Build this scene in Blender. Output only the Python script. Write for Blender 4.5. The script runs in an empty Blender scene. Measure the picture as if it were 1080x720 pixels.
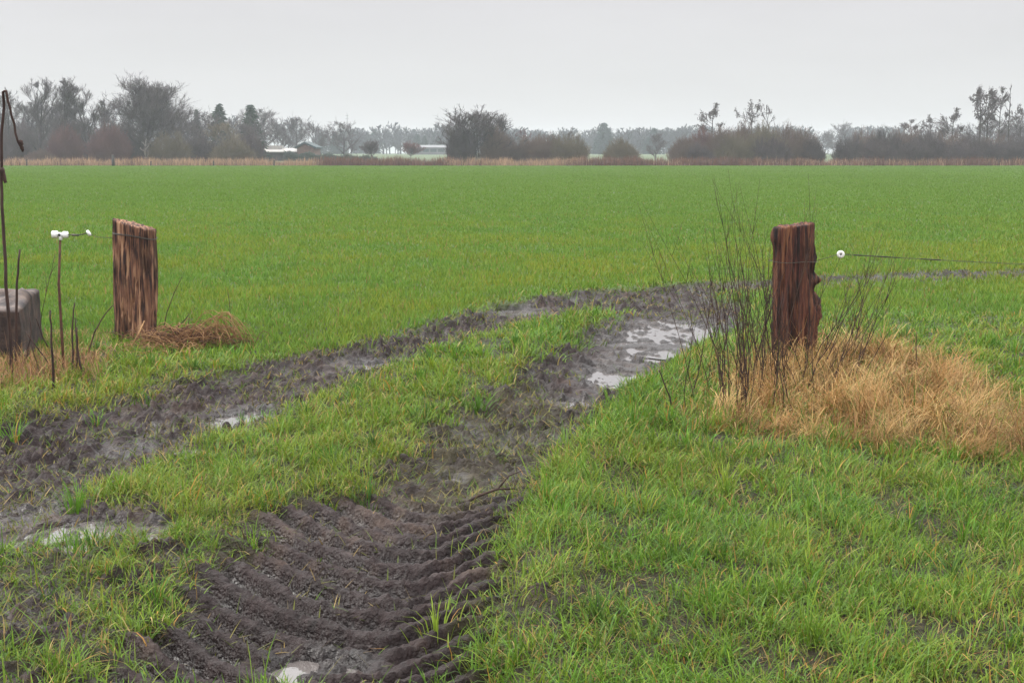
import bpy, math, random
import numpy as np
from mathutils import Vector, Matrix

R = math.radians
S = bpy.context.scene
COL = S.collection

# ------------------------------------------------------------------ camera, sky, sun, exposure
EYE = 1.6                       # eye height above the track
FPX = 1500.0                    # 50 mm lens, in pixels of a 1080 px wide frame
PITCH = math.atan(196.0 / FPX)
cd = bpy.data.cameras.new("camera")
cam = bpy.data.objects.new("camera", cd)
COL.objects.link(cam)
cam.location = (0, 0, EYE)
cam.rotation_euler = (R(90) - PITCH, 0, 0)
cd.lens = 50.0
cd.sensor_width = 36.0
cd.clip_end = 6000
S.camera = cam

SUN_EL, SUN_AZ = R(48), R(-62)          # sun behind the cloud, high to the left and a little ahead
w = bpy.data.worlds.new("World")
S.world = w
w.use_nodes = True
nt = w.node_tree
for n in list(nt.nodes):
    nt.nodes.remove(n)
N = nt.nodes.new
L = nt.links.new
out = N("ShaderNodeOutputWorld")
bg = N("ShaderNodeBackground")
bg.inputs["Strength"].default_value = 0.1
sky = N("ShaderNodeTexSky")
sky.sky_type = 'NISHITA'
sky.sun_disc = False
sky.sun_elevation = SUN_EL
sky.sun_rotation = SUN_AZ
hs = N("ShaderNodeHueSaturation")
hs.inputs["Saturation"].default_value = 0.25
L(sky.outputs[0], hs.inputs["Color"])
tc = N("ShaderNodeTexCoord")
sep = N("ShaderNodeSeparateXYZ")
L(tc.outputs["Generated"], sep.inputs[0])
ramp = N("ShaderNodeValToRGB")           # cloud deck: bright overhead, paler towards the horizon
e = ramp.color_ramp.elements
e[0].position = 0.0; e[0].color = (.136, .1368, .1366, 1)
e[1].position = 1.0; e[1].color = (.62, .617, .61, 1)
for p, c in ((.06, (.138, .1378, .1392, 1)), (.115, (.134, .131, .1352, 1)), (.20, (.20, .20, .205, 1)), (.45, (.50, .498, .495, 1))):
    q = e.new(p); q.color = c
L(sep.outputs["Z"], ramp.inputs[0])
mp = N("ShaderNodeMapping")
mp.inputs["Scale"].default_value = (2.0, 2.0, 11.0)
L(tc.outputs["Generated"], mp.inputs[0])
cn = N("ShaderNodeTexNoise")
cn.inputs["Scale"].default_value = 2.3
cn.inputs["Detail"].default_value = 5
L(mp.outputs[0], cn.inputs["Vector"])
cr = N("ShaderNodeMapRange")
cr.inputs["From Min"].default_value = .3
cr.inputs["From Max"].default_value = .7
cr.inputs["To Min"].default_value = 22.9
cr.inputs["To Max"].default_value = 24.3
L(cn.outputs["Fac"], cr.inputs["Value"])
vm = N("ShaderNodeVectorMath"); vm.operation = 'SCALE'
L(ramp.outputs["Color"], vm.inputs[0])
L(cr.outputs[0], vm.inputs["Scale"])
mix = N("ShaderNodeMix"); mix.data_type = 'RGBA'
mix.inputs["Factor"].default_value = 0.94
L(hs.outputs[0], mix.inputs["A"])
L(vm.outputs[0], mix.inputs["B"])
L(mix.outputs["Result"], bg.inputs["Color"])
L(bg.outputs[0], out.inputs[0])

ld = bpy.data.lights.new("sun", 'SUN')
ld.energy = 1.5
ld.angle = R(10)
ld.color = (1, .96, .9)
sun = bpy.data.objects.new("sun", ld)
COL.objects.link(sun)
sd = Vector((math.sin(SUN_AZ) * math.cos(SUN_EL), math.cos(SUN_AZ) * math.cos(SUN_EL), math.sin(SUN_EL)))
sun.rotation_euler = sd.to_track_quat('Z', 'Y').to_euler()
sun.location = (-30, 10, 60)

vs = S.view_settings
vs.view_transform = 'Standard'
vs.look = 'None'
vs.exposure = 1.12
vs.gamma = 1.0
vs.use_curve_mapping = False
cy = S.cycles
cy.use_denoising = True
try:
    cy.denoiser = 'OPENIMAGEDENOISE'
    cy.denoising_input_passes = 'RGB_ALBEDO_NORMAL'
except Exception:
    pass
cy.max_bounces = 6
cy.diffuse_bounces = 3
cy.glossy_bounces = 2
cy.transmission_bounces = 3
cy.transparent_max_bounces = 8
cy.volume_bounces = 2
cy.sample_clamp_indirect = 4

# ------------------------------------------------------------------ helpers
rng = np.random.default_rng(11)
random.seed(5)
SP, CP = math.sin(PITCH), math.cos(PITCH)


def at(px, py, z=0.0):
    """where the sight line through a pixel of the photograph meets the height z"""
    x = (px - 540) / FPX
    v = (360 - py) / FPX
    d = (x, CP + v * SP, -SP + v * CP)
    t = (z - EYE) / d[2]
    return np.array((d[0] * t, d[1] * t))


def atd(px, py, dist):
    """x and z of a point seen at a pixel, at a distance along the view"""
    x = (px - 540) / FPX
    v = (360 - py) / FPX
    d = (x, CP + v * SP, -SP + v * CP)
    t = dist / d[1]
    return d[0] * t, EYE + d[2] * t


def _hash(ix, iy, seed):
    h = (ix.astype(np.int64) * 374761393 + iy.astype(np.int64) * 668265263 + seed * 1442695041) & 0xFFFFFFFF
    h = ((h ^ (h >> 13)) * 1274126177) & 0xFFFFFFFF
    return h ^ (h >> 16)


def perlin(x, y, seed=0):
    x = np.asarray(x, float); y = np.asarray(y, float)
    ix = np.floor(x); iy = np.floor(y)
    fx = x - ix; fy = y - iy
    u = fx * fx * fx * (fx * (fx * 6 - 15) + 10)
    v = fy * fy * fy * (fy * (fy * 6 - 15) + 10)

    def g(dx, dy):
        a = _hash(ix + dx, iy + dy, seed) * (2 * math.pi / 4294967296.0)
        return np.cos(a) * (fx - dx) + np.sin(a) * (fy - dy)
    a = g(0, 0); b = g(1, 0); c = g(0, 1); d = g(1, 1)
    p = a + u * (b - a)
    q = c + u * (d - c)
    return (p + v * (q - p)) * 1.4


def fbm(x, y, seed=0, oc=4, gain=.5):
    s = 0; a = 1; f = 1; t = 0
    for i in range(oc):
        s = s + a * perlin(x * f + i * 13.7, y * f - i * 7.1, seed + i)
        t += a; a *= gain; f *= 2.03
    return s / t


def sstep(a, b, x):
    t = np.clip((x - a) / (b - a), 0, 1)
    return t * t * (3 - 2 * t)


def sdist(x, y, poly):
    """signed distance to a polygon, positive inside"""
    x = np.asarray(x, float); y = np.asarray(y, float)
    d = np.full(x.shape, 1e9)
    ins = np.zeros(x.shape, bool)
    n = len(poly)
    for i in range(n):
        ax, ay = poly[i]; bx, by = poly[(i + 1) % n]
        ex, ey = bx - ax, by - ay
        t = np.clip(((x - ax) * ex + (y - ay) * ey) / (ex * ex + ey * ey + 1e-12), 0, 1)
        d = np.minimum(d, np.hypot(x - ax - t * ex, y - ay - t * ey))
        if ay != by:
            c = ((ay > y) != (by > y)) & (x < (bx - ax) * (y - ay) / (by - ay) + ax)
            ins ^= c
    return np.where(ins, d, -d)


def chain(x, y, pts, rad):
    """rad minus distance to a polyline"""
    x = np.asarray(x, float)
    d = np.full(x.shape, -1e9)
    for (a, b, ra, rb) in zip(pts[:-1], pts[1:], rad[:-1], rad[1:]):
        ex, ey = b - a
        t = np.clip(((x - a[0]) * ex + (y - a[1]) * ey) / (ex * ex + ey * ey), 0, 1)
        d = np.maximum(d, ra + (rb - ra) * t - np.hypot(x - a[0] - t * ex, y - a[1] - t * ey))
    return d


def W(pts):
    return np.array([at(*p) for p in pts])


def tag(o, label=None, cat=None, group=None, kind=None):
    if label: o["label"] = label
    if cat: o["category"] = cat
    if group: o["group"] = group
    if kind: o["kind"] = kind
    return o


def link(name, me, mat=None, parent=None):
    o = bpy.data.objects.new(name, me)
    COL.objects.link(o)
    if mat is not None and len(me.materials) == 0:
        me.materials.append(mat)
    if parent is not None:
        o.parent = parent
    return o


def empty(name, loc=(0, 0, 0), rz=0.0, scale=(1, 1, 1)):
    o = bpy.data.objects.new(name, None)
    o.empty_display_size = .2
    COL.objects.link(o)
    o.location = loc
    o.rotation_euler = (0, 0, rz)
    o.scale = scale
    return o


def mesh_np(name, co, faces_by_n, smooth=False, col=None, attrs=None):
    """mesh from arrays: faces_by_n = list of int arrays (k, n)"""
    me = bpy.data.meshes.new(name)
    me.vertices.add(len(co))
    me.vertices.foreach_set("co", np.ascontiguousarray(co, np.float32).ravel())
    loops = np.concatenate([f.ravel() for f in faces_by_n]).astype(np.int32)
    tot = np.concatenate([np.full(len(f), f.shape[1], np.int32) for f in faces_by_n])
    st = np.concatenate([[0], np.cumsum(tot)[:-1]]).astype(np.int32)
    me.loops.add(len(loops))
    me.loops.foreach_set("vertex_index", loops)
    me.polygons.add(len(tot))
    me.polygons.foreach_set("loop_start", st)
    me.polygons.foreach_set("loop_total", tot)
    me.update(calc_edges=True)
    if smooth:
        me.polygons.foreach_set("use_smooth", np.ones(len(tot), bool))
    if col is not None:
        a = me.attributes.new("col", 'FLOAT_COLOR', 'POINT')
        c4 = np.ones((len(co), 4), np.float32)
        c4[:, :3] = col
        a.data.foreach_set("color", c4.ravel())
    for k, v in (attrs or {}).items():
        a = me.attributes.new(k, 'FLOAT', 'POINT')
        a.data.foreach_set("value", np.ascontiguousarray(v, np.float32))
    return me


def segs_mesh(name, P0, P1, r0, r1, sides=3, smooth=True):
    """separate tapered prisms from point arrays"""
    P0 = np.asarray(P0, float); P1 = np.asarray(P1, float)
    r0 = np.asarray(r0, float)[:, None]; r1 = np.asarray(r1, float)[:, None]
    d = P1 - P0
    d /= np.linalg.norm(d, axis=1, keepdims=True) + 1e-9
    ref = np.where(np.abs(d[:, 2:3]) < .9, np.array([[0, 0, 1.]]), np.array([[1., 0, 0]]))
    u = np.cross(d, ref); u /= np.linalg.norm(u, axis=1, keepdims=True)
    v = np.cross(d, u)
    n = len(P0)
    co = np.empty((n, 2 * sides, 3))
    for k in range(sides):
        a = 2 * math.pi * k / sides
        o = u * math.cos(a) + v * math.sin(a)
        co[:, k] = P0 + o * r0
        co[:, sides + k] = P1 + o * r1
    base = (np.arange(n) * 2 * sides)[:, None]
    fs = []
    for k in range(sides):
        k2 = (k + 1) % sides
        fs.append(base + np.array([[k, k2, sides + k2, sides + k]]))
    return mesh_np(name, co.reshape(-1, 3), [np.concatenate(fs)], smooth)


class MB:
    """collects shapes for one small mesh"""
    def __init__(self):
        self.v = []; self.f = []

    def add(self, vs_, fs_):
        b = len(self.v)
        self.v += [tuple(p) for p in vs_]
        self.f += [tuple(b + i for i in f) for f in fs_]

    def tube(self, pts, rad, sides=6, cap=True):
        pts = [Vector(p) for p in pts]
        if not hasattr(rad, '__len__'):
            rad = [rad] * len(pts)
        rings = []
        u = None
        for i, p in enumerate(pts):
            d = (pts[min(i + 1, len(pts) - 1)] - pts[max(i - 1, 0)]).normalized()
            if u is None:
                u = d.orthogonal().normalized()
            else:
                u = (u - d * u.dot(d)).normalized()
            v = d.cross(u)
            rings.append([p + (u * math.cos(2 * math.pi * k / sides) + v * math.sin(2 * math.pi * k / sides)) * rad[i] for k in range(sides)])
        vs_ = [q for r in rings for q in r]
        fs_ = []
        for i in range(len(pts) - 1):
            for k in range(sides):
                k2 = (k + 1) % sides
                fs_.append((i * sides + k, i * sides + k2, (i + 1) * sides + k2, (i + 1) * sides + k))
        if cap:
            fs_.append(tuple(range(sides))[::-1])
            fs_.append(tuple((len(pts) - 1) * sides + k for k in range(sides)))
        self.add(vs_, fs_)

    def box(self, a, b):
        (x0, y0, z0), (x1, y1, z1) = a, b
        self.add([(x0, y0, z0), (x1, y0, z0), (x1, y1, z0), (x0, y1, z0), (x0, y0, z1), (x1, y0, z1), (x1, y1, z1), (x0, y1, z1)],
                 [(0, 3, 2, 1), (4, 5, 6, 7), (0, 1, 5, 4), (1, 2, 6, 5), (2, 3, 7, 6), (3, 0, 4, 7)])

    def torus(self, c, R0, r0, axis=(0, 1, 0), n=20, m=8):
        a = Vector(axis).normalized(); u = a.orthogonal().normalized(); v = a.cross(u)
        vs_ = []; fs_ = []
        for i in range(n):
            t = 2 * math.pi * i / n
            d = u * math.cos(t) + v * math.sin(t)
            for j in range(m):
                s = 2 * math.pi * j / m
                vs_.append(Vector(c) + d * (R0 + r0 * math.cos(s)) + a * (r0 * math.sin(s)))
        for i in range(n):
            for j in range(m):
                fs_.append((i * m + j, ((i + 1) % n) * m + j, ((i + 1) % n) * m + (j + 1) % m, i * m + (j + 1) % m))
        self.add(vs_, fs_)

    def build(self, name, mat, parent=None, smooth=True):
        me = bpy.data.meshes.new(name)
        me.from_pydata(self.v, [], self.f)
        if smooth:
            me.polygons.foreach_set("use_smooth", np.ones(len(me.polygons), bool))
        me.update()
        return link(name, me, mat, parent)


# ---- materials
def new_mat(name):
    m = bpy.data.materials.new(name)
    m.use_nodes = True
    return m, m.node_tree, m.node_tree.nodes["Principled BSDF"]


def plain_mat(name, c, c2=None, rough=.8, scale=8.0, bump=.0, stretch=(1, 1, 1), spec=.3):
    m, t, b = new_mat(name)
    b.inputs["Roughness"].default_value = rough
    b.inputs["Specular IOR Level"].default_value = spec
    tc = t.nodes.new("ShaderNodeTexCoord")
    mp = t.nodes.new("ShaderNodeMapping")
    mp.inputs["Scale"].default_value = stretch
    t.links.new(tc.outputs["Object"], mp.inputs[0])
    n = t.nodes.new("ShaderNodeTexNoise")
    n.inputs["Scale"].default_value = scale
    n.inputs["Detail"].default_value = 6
    t.links.new(mp.outputs[0], n.inputs["Vector"])
    r = t.nodes.new("ShaderNodeValToRGB")
    r.color_ramp.elements[0].position = .35
    r.color_ramp.elements[1].position = .65
    r.color_ramp.elements[0].color = (*c, 1)
    r.color_ramp.elements[1].color = (*(c2 or c), 1)
    t.links.new(n.outputs["Fac"], r.inputs[0])
    t.links.new(r.outputs[0], b.inputs["Base Color"])
    if bump:
        bp = t.nodes.new("ShaderNodeBump")
        bp.inputs["Strength"].default_value = bump
        bp.inputs["Distance"].default_value = .02
        t.links.new(n.outputs["Fac"], bp.inputs["Height"])
        t.links.new(bp.outputs[0], b.inputs["Normal"])
    return m


def blade_mat(name, trans=.3, rough=.5, spec=.25):
    m, t, b = new_mat(name)
    a = t.nodes.new("ShaderNodeAttribute")
    a.attribute_name = "col"
    b.inputs["Roughness"].default_value = rough
    b.inputs["Specular IOR Level"].default_value = spec
    t.links.new(a.outputs["Color"], b.inputs["Base Color"])
    tr = t.nodes.new("ShaderNodeBsdfTranslucent")
    t.links.new(a.outputs["Color"], tr.inputs["Color"])
    mx = t.nodes.new("ShaderNodeMixShader")
    mx.inputs[0].default_value = trans
    t.links.new(b.outputs[0], mx.inputs[1])
    t.links.new(tr.outputs[0], mx.inputs[2])
    t.links.new(mx.outputs[0], t.nodes["Material Output"].inputs["Surface"])
    return m


# ------------------------------------------------------------------ the lie of the land
RUT_R = W([(800, 318), (785, 338), (765, 356), (735, 374), (702, 396), (676, 412), (655, 432), (632, 455), (610, 482), (588, 508), (568, 528),
           (547, 550), (537, 590), (528, 650), (535, 740),
           (30, 740), (95, 690), (145, 650), (185, 610), (215, 575), (240, 550), (285, 532), (375, 512), (405, 487), (432, 460), (465, 440),
           (485, 418), (520, 400), (548, 380), (575, 370), (600, 352), (625, 338), (650, 322), (700, 306)])
RUT_L = W([(760, 297), (680, 302), (600, 308), (545, 317), (505, 322), (470, 336), (420, 350), (380, 362), (330, 374), (255, 386), (200, 400),
           (140, 418), (70, 430), (0, 442), (-140, 470),
           (-140, 640), (0, 585), (60, 575), (150, 565), (215, 560), (235, 545), (150, 535), (108, 522), (150, 500), (195, 480), (240, 462), (310, 434), (365, 407), (412, 390),
           (450, 374), (500, 354), (560, 341), (620, 332), (700, 324), (770, 320)])
FIELD_RUT = W([(1180, 289), (1080, 290), (1000, 291), (930, 294), (860, 298), (790, 304), (730, 308)])
CORNER = W([(-140, 735), (-140, 570), (0, 580), (100, 560), (180, 560), (235, 560), (215, 590), (180, 620), (140, 660), (80, 710), (60, 740)])
STRAW = W([(765, 440), (768, 412), (785, 396), (815, 384), (880, 372), (945, 378), (1000, 396), (1060, 425), (1130, 440), (1130, 492), (1040, 484), (960, 474), (880, 468),
           (800, 462), (760, 452)])
STRAW_L = W([(-60, 425), (-60, 395), (20, 380), (95, 382), (108, 398), (60, 408), (20, 415)])
MIXED = W([(480, 412), (520, 398), (560, 385), (625, 420), (612, 455), (585, 490), (560, 520), (470, 535), (400, 520), (380, 500), (430, 455)])
BARE_PATCH = W([(535, 740), (525, 650), (540, 570), (600, 575), (640, 620), (600, 660), (640, 740)])  # patch of bare muddy ground in the near verge grass


def vline(y):
    """middle of the tyre print"""
    a = at(412, 598); b = at(345, 702)
    t = (y - b[1]) / (a[1] - b[1])
    x = b[0] + (a[0] - b[0]) * t
    return x


# puddles: centre px, half sizes in px, water level offset, density of clods
PUD = [(262, 431, 40, 11, 'small bright puddle in the left wheel rut beside the grassy strip'),
       (655, 385, 46, 17, 'bright puddle in the right wheel rut nearer than the longest puddle'),
       (726, 347, 92, 18, 'longest bright puddle in the right rut beside the thorny stems'),
       (690, 366, 46, 9, 'bright strip of water joining the two largest puddles in the right rut'),
       (604, 412, 26, 5, 'narrow puddle below the two bright puddles in the right rut'),
       (68, 567, 62, 24, 'shallow broken puddle with grass tufts at the lower left'),
       (335, 678, 56, 13, 'thin puddle lying between the tyre ridges in the near mud'),
       (168, 556, 30, 13, 'wet grey patch of water below the end of the grassy strip'),
       (10, 536, 50, 14, 'shallow puddle at the left edge of the muddy track'),
       (205, 474, 22, 7, 'small puddle against the left side of the grassy strip'),
       (545, 322, 30, 4, 'far thin puddle in the mud where the track bends'),
       (395, 378, 34, 6, 'narrow wet puddle in the left rut beyond the bright one'),
       (475, 489, 16, 4, 'tiny puddle in the trampled mud beyond the fallen stick')]
PUDW = []
for (px, py, hx, hy, lab) in PUD:
    c = at(px, py)
    a = abs(at(px + hx, py)[0] - c[0])
    b = abs(at(px, py - hy)[1] - at(px, py + hy)[1]) / 2
    PUDW.append([c[0], c[1], a, b, None, lab, {68: .002, 168: .002, 10: .0, 655: -.015, 726: -.012, 690: -.008, 262: -.013, 330: -.016}.get(px, -.012)])


def low(x, y, r=None, l=None):
    """broad relief without clods"""
    x = np.asarray(x, float); y = np.asarray(y, float)
    if r is None:
        r = sdist(x, y, RUT_R); l = sdist(x, y, RUT_L)
    h = .02 * fbm(x * .35, y * .35, 3, 2)
    h = h - .10 * sstep(-.12, .45, r) - .09 * sstep(-.12, .5, l)
    h = h + .05 * np.exp(-((r + .18) / .18) ** 2) * (x > 0) * (y < 12)      # shoulder of the verge
    h = h - .05 * sstep(-.1, .3, chain(x, y, FIELD_RUT, [.35] * len(FIELD_RUT)))
    h = h + .10 * sstep(-.2, .7, sdist(x, y, STRAW)) * (.6 + .6 * fbm(x * 1.3, y * 1.3, 17, 2))
    far = sstep(235, 420, y) * 1.5 + sstep(400, 800, y) * 1.1
    return h + far


for p in PUDW:
    p[4] = float(low(np.array([p[0]]), np.array([p[1]]))[0]) - .004


def zones(x, y):
    """mud (0..1) with a ragged edge, and the distances it came from"""
    n = fbm(x * 1.6, y * 1.6, 21, 4) * .26 + fbm(x * 6, y * 6, 22, 3) * .16
    r = sdist(x, y, RUT_R); l = sdist(x, y, RUT_L); c = sdist(x, y, CORNER)
    fr = chain(x, y, FIELD_RUT, [.85, .85, .8, .75, .75, .7, .6])
    m = np.maximum(sstep(-.07, .22, r + n), sstep(-.16, .20, l + n))
    m = np.maximum(m, sstep(-.1, .2, c + n) * np.clip(.62 + 1.5 * fbm(x * 2.1, y * 2.1, 25, 3), .12, 1))
    m = np.maximum(m, .95 * sstep(-.15, .45, fr + n * 2.2))
    pb_ = fbm(x * 1.5, y * 1.5, 26, 4)
    m = np.maximum(m, sstep(-.25, .3, sdist(x, y, BARE_PATCH) + .3 * pb_) * np.clip(.30 + 1.6 * pb_, 0, .85))
    m = np.maximum(m, .7 * sstep(.30, .46, fbm(x * 1.1, y * 1.3, 27, 4)) * sstep(9.5, 7.5, y))
    return m, r, l, c, fr


def height(x, y, zn):
    h = low(x, y, zn[1], zn[2])
    m, r, l, c, fr = zn
    near = sstep(45, 18, y)
    # clods and slumps, drawn out a little along the track
    u = x * .8 - y * .25; v = x * .25 + y * .8
    t = x - vline(y) - .05 * fbm(x * .8, y * .8, 51, 2)
    tz = sstep(-.05, .15, r) * sstep(7.3, 6.3, y + 0.25 * fbm(x * 2, y * 2, 52, 2)) * sstep(-1.15, -.85, t) * sstep(.70, .48, t)
    cl = np.abs(fbm(u * 4.2, v * 3.2, 31, 3)) * 1.7 - .25
    c2 = np.abs(fbm(u * 11, v * 8.5, 35, 3)) * 1.7 - .25
    fine = np.abs(fbm(x * 27, y * 27, 41, 3)) * 2 - .3
    lumps = np.clip(fbm(x * 8, y * 8, 47, 3), 0, 1) ** 1.5
    patch = sstep(-.35, .25, fbm(x * .9, y * .9, 43, 3))
    h = h + near * m * (1 - .82 * tz) * (.058 * cl + .075 * c2 * (.5 + .8 * patch) + .07 * lumps * patch) + near * m * .016 * fine
    # tyre print
    left = t < 0
    xr = x * .86 - y * .5; yr = x * .5 + y * .86
    sl = np.where(left, .86 + .10 * perlin(y * 1.3, y * 0, 58), .80)
    ph = (y - sl * np.sqrt(t * t + .004)) / .205 + .24 * fbm(x * 1.6, y * 1.6, 53, 3) + .15 * perlin(yr * 2.3, xr * .6, 59) + np.where(left, 0, .35) * sstep(0, .10, np.abs(t))
    f = ph - np.floor(ph)
    ridge = sstep(0, .16, f) * (1 - sstep(.38, .72, f))
    brk = .60 + .48 * sstep(-.30, .12, fbm(xr * 2.9, yr * 2.9, 54, 3) + .16)
    h = h + tz * (.072 * (ridge - .45) * brk)
    h = h + tz * (.012 * fbm(xr * 10, yr * 10, 56, 4) - .016 * np.clip(np.abs(fbm(xr * 4, yr * 4, 57, 3)) * -6 + .8, 0, 1))
    # tufty ground under the grass
    h = h + (1 - m) * near * (.02 * fbm(x * 2.6, y * 2.6, 61, 3) + .022 * np.abs(fbm(x * 14, y * 14, 62, 3)))
    # puddle beds: low and lumpy inside, a rim just above water outside
    for (cx, cy_, a, b, zw, lab, off) in PUDW:
        d = np.hypot((x - cx) / a, (y - cy_) / b) + .55 * fbm(x * 3.6, y * 3.2, 71, 4)
        inn = 1 - sstep(.55, .95, d)
        bed = zw + off + .085 * fbm(x * 7, y * 6, 72, 4)
        h = h + (bed - h) * inn
        ring = (d > .95) & (np.hypot((x - cx) / a, (y - cy_) / b) < 1.6)
        h = np.where(ring, np.maximum(h, zw + .003 + .045 * np.clip(fbm(x * 8, y * 7, 73, 3) + .1, 0, 1) + .02 * np.clip(d - .95, 0, .5)), h)
    return h


def spacing(a, b, f):
    """coordinates from a to b with local step f(v)"""
    o = [a]
    while o[-1] < b:
        o.append(o[-1] + f(o[-1]))
    return o


ys = spacing(2.9, 1700, lambda v: max(.0115, .0025 * v) if v < 16 else min(.0025 * v + (v - 16) * .02, 60))
xs_p = spacing(.45, 1300, lambda v: .0165 if v < 3.4 else min(.0165 + (v - 3.4) * .012, 45))
xs_m = spacing(1.95, 1300, lambda v: .0165 if v < 3.8 else min(.0165 + (v - 3.8) * .012, 45))
xs = [-v for v in xs_m[::-1]] + list(np.arange(-1.939, .445, .0112)) + xs_p
ys = [-60, -20, -6, -1, 1, 2] + ys
xs = np.array(xs); ys = np.array(ys)
GX, GY = np.meshgrid(xs, ys)
gx, gy = GX.ravel(), GY.ravel()
near_g = (gy < 48) & (np.abs(gx) < 30) & (gy > 0)
gz = low(gx, gy)
gm = np.zeros(len(gx)); gr = np.full(len(gx), -9.); gl = gr.copy(); gc = gr.copy(); gf = gr.copy()
_z = zones(gx[near_g], gy[near_g])
gm[near_g], gr[near_g], gl[near_g], gc[near_g], gf[near_g] = _z
gz[near_g] = height(gx[near_g], gy[near_g], _z)


def ground_colour(x, y, m):
    """what the soil, thatch or field is made of"""
    k = fbm(x * .9, y * .9, 81, 4)[:, None]
    k2 = fbm(x * 7, y * 7, 82, 3)[:, None]
    k3 = fbm(x * 24, y * 24, 83, 2)[:, None]
    mud = np.array([[.0225, .0142, .0142]]) * (1 + .45 * k + .55 * k2 + .5 * k3)
    tan = np.array([[.080, .055, .042]])
    mud = mud + (tan - mud) * (sstep(.08, .5, k * .6 + k2 * .7) * .55)
    olive = np.array([[.042, .040, .013]])
    mixd = np.maximum(sstep(-.1, .3, sdist(x, y, MIXED)) * .6, (m < .7) * .5)[:, None]
    mud = mud + (olive - mud) * np.clip(mixd * (.5 + 1.2 * k2), 0, .8)
    thatch = np.array([[.022, .019, .010]]) * (1 + .7 * k2 + .6 * k3)
    straw = np.array([[.26, .155, .065]])
    sm = np.maximum(sstep(-.1, .25, sdist(x, y, STRAW)), sstep(-.1, .2, sdist(x, y, STRAW_L)))[:, None]
    thatch = thatch + (straw - thatch) * sm * .7
    big = fbm(x * .05, y * .05, 84, 3)[:, None]
    med = fbm(x * .35, y * .35, 85, 3)[:, None]
    field = np.array([[.064, .105, .022]]) * (1 + .14 * big + .12 * med)
    fm = sstep(11.5, 17, y)[:, None]
    g = thatch + (field - thatch) * fm
    c = g + (mud - g) * m[:, None]
    # beyond the ditch
    rough = np.array([[.10, .085, .05]]) * (1 + .4 * med)
    c = c + (rough - c) * sstep(219, 222, y)[:, None]
    far = np.array([[.07, .10, .045]]) + 0 * c
    c = c + (far - c) * sstep(250, 300, y)[:, None]
    return np.clip(c, .004, .8)


nx, ny = len(xs), len(ys)
idx = np.arange(nx * ny).reshape(ny, nx)
quads = np.stack([idx[:-1, :-1], idx[:-1, 1:], idx[1:, 1:], idx[1:, :-1]], -1).reshape(-1, 4)
relief = np.zeros(len(gx))
relief[near_g] = gz[near_g] - low(gx[near_g], gy[near_g], gr[near_g], gl[near_g])
wet = gm * sstep(.012, -.022, relief + .035 * fbm(gx * .9, gy * .9, 91, 3)) * (.55 + .45 * sstep(-.3, .3, fbm(gx * 9, gy * 9, 92, 2)))
for (cx, cy_, a, b, zw, lab, off) in PUDW:
    dw_ = np.hypot((gx - cx) / a, (gy - cy_) / b)
    wet = np.maximum(wet, gm * sstep(1.35, .85, dw_) * .75)
me = mesh_np("ground", np.stack([gx, gy, gz], 1), [quads], True, ground_colour(gx, gy, gm), {"mud": gm, "wet": wet})

m_ground, t, b = new_mat("soil_and_turf")
ac = t.nodes.new("ShaderNodeAttribute"); ac.attribute_name = "col"
am = t.nodes.new("ShaderNodeAttribute"); am.attribute_name = "mud"
aw = t.nodes.new("ShaderNodeAttribute"); aw.attribute_name = "wet"
tc = t.nodes.new("ShaderNodeTexCoord")
n1 = t.nodes.new("ShaderNodeTexNoise"); n1.inputs["Scale"].default_value = 55; n1.inputs["Detail"].default_value = 5
n2 = t.nodes.new("ShaderNodeTexNoise"); n2.inputs["Scale"].default_value = 9; n2.inputs["Detail"].default_value = 6
for n in (n1, n2):
    t.links.new(tc.outputs["Object"], n.inputs["Vector"])
mr = t.nodes.new("ShaderNodeMapRange"); mr.inputs["To Min"].default_value = .55; mr.inputs["To Max"].default_value = 1.45
t.links.new(n1.outputs["Fac"], mr.inputs["Value"])
sc = t.nodes.new("ShaderNodeVectorMath"); sc.operation = 'SCALE'
t.links.new(ac.outputs["Color"], sc.inputs[0]); t.links.new(mr.outputs[0], sc.inputs["Scale"])
dk = t.nodes.new("ShaderNodeMapRange"); dk.inputs["To Min"].default_value = 1.0; dk.inputs["To Max"].default_value = .5
t.links.new(aw.outputs["Fac"], dk.inputs["Value"])                     # soaked mud is darker
s2_ = t.nodes.new("ShaderNodeVectorMath"); s2_.operation = 'SCALE'
t.links.new(sc.outputs[0], s2_.inputs[0]); t.links.new(dk.outputs[0], s2_.inputs["Scale"])
t.links.new(s2_.outputs[0], b.inputs["Base Color"])
rr = t.nodes.new("ShaderNodeMapRange"); rr.inputs["To Min"].default_value = .58; rr.inputs["To Max"].default_value = .30
t.links.new(aw.outputs["Fac"], rr.inputs["Value"])
ra = t.nodes.new("ShaderNodeMath"); ra.operation = 'MULTIPLY_ADD'; ra.inputs[1].default_value = .6
sb = t.nodes.new("ShaderNodeMath"); sb.operation = 'SUBTRACT'; sb.inputs[1].default_value = .5
t.links.new(n2.outputs["Fac"], sb.inputs[0]); t.links.new(sb.outputs[0], ra.inputs[0]); t.links.new(rr.outputs[0], ra.inputs[2])
t.links.new(ra.outputs[0], b.inputs["Roughness"])
sp = t.nodes.new("ShaderNodeMapRange"); sp.inputs["To Min"].default_value = .10; sp.inputs["To Max"].default_value = .38
spm = t.nodes.new("ShaderNodeMath"); spm.operation = 'MULTIPLY_ADD'; spm.inputs[1].default_value = .30
t.links.new(am.outputs["Fac"], spm.inputs[0]); t.links.new(aw.outputs["Fac"], spm.inputs[2])
t.links.new(spm.outputs[0], sp.inputs["Value"]); t.links.new(sp.outputs[0], b.inputs["Specular IOR Level"])
bp = t.nodes.new("ShaderNodeBump"); bp.inputs["Strength"].default_value = .9; bp.inputs["Distance"].default_value = .022
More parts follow.
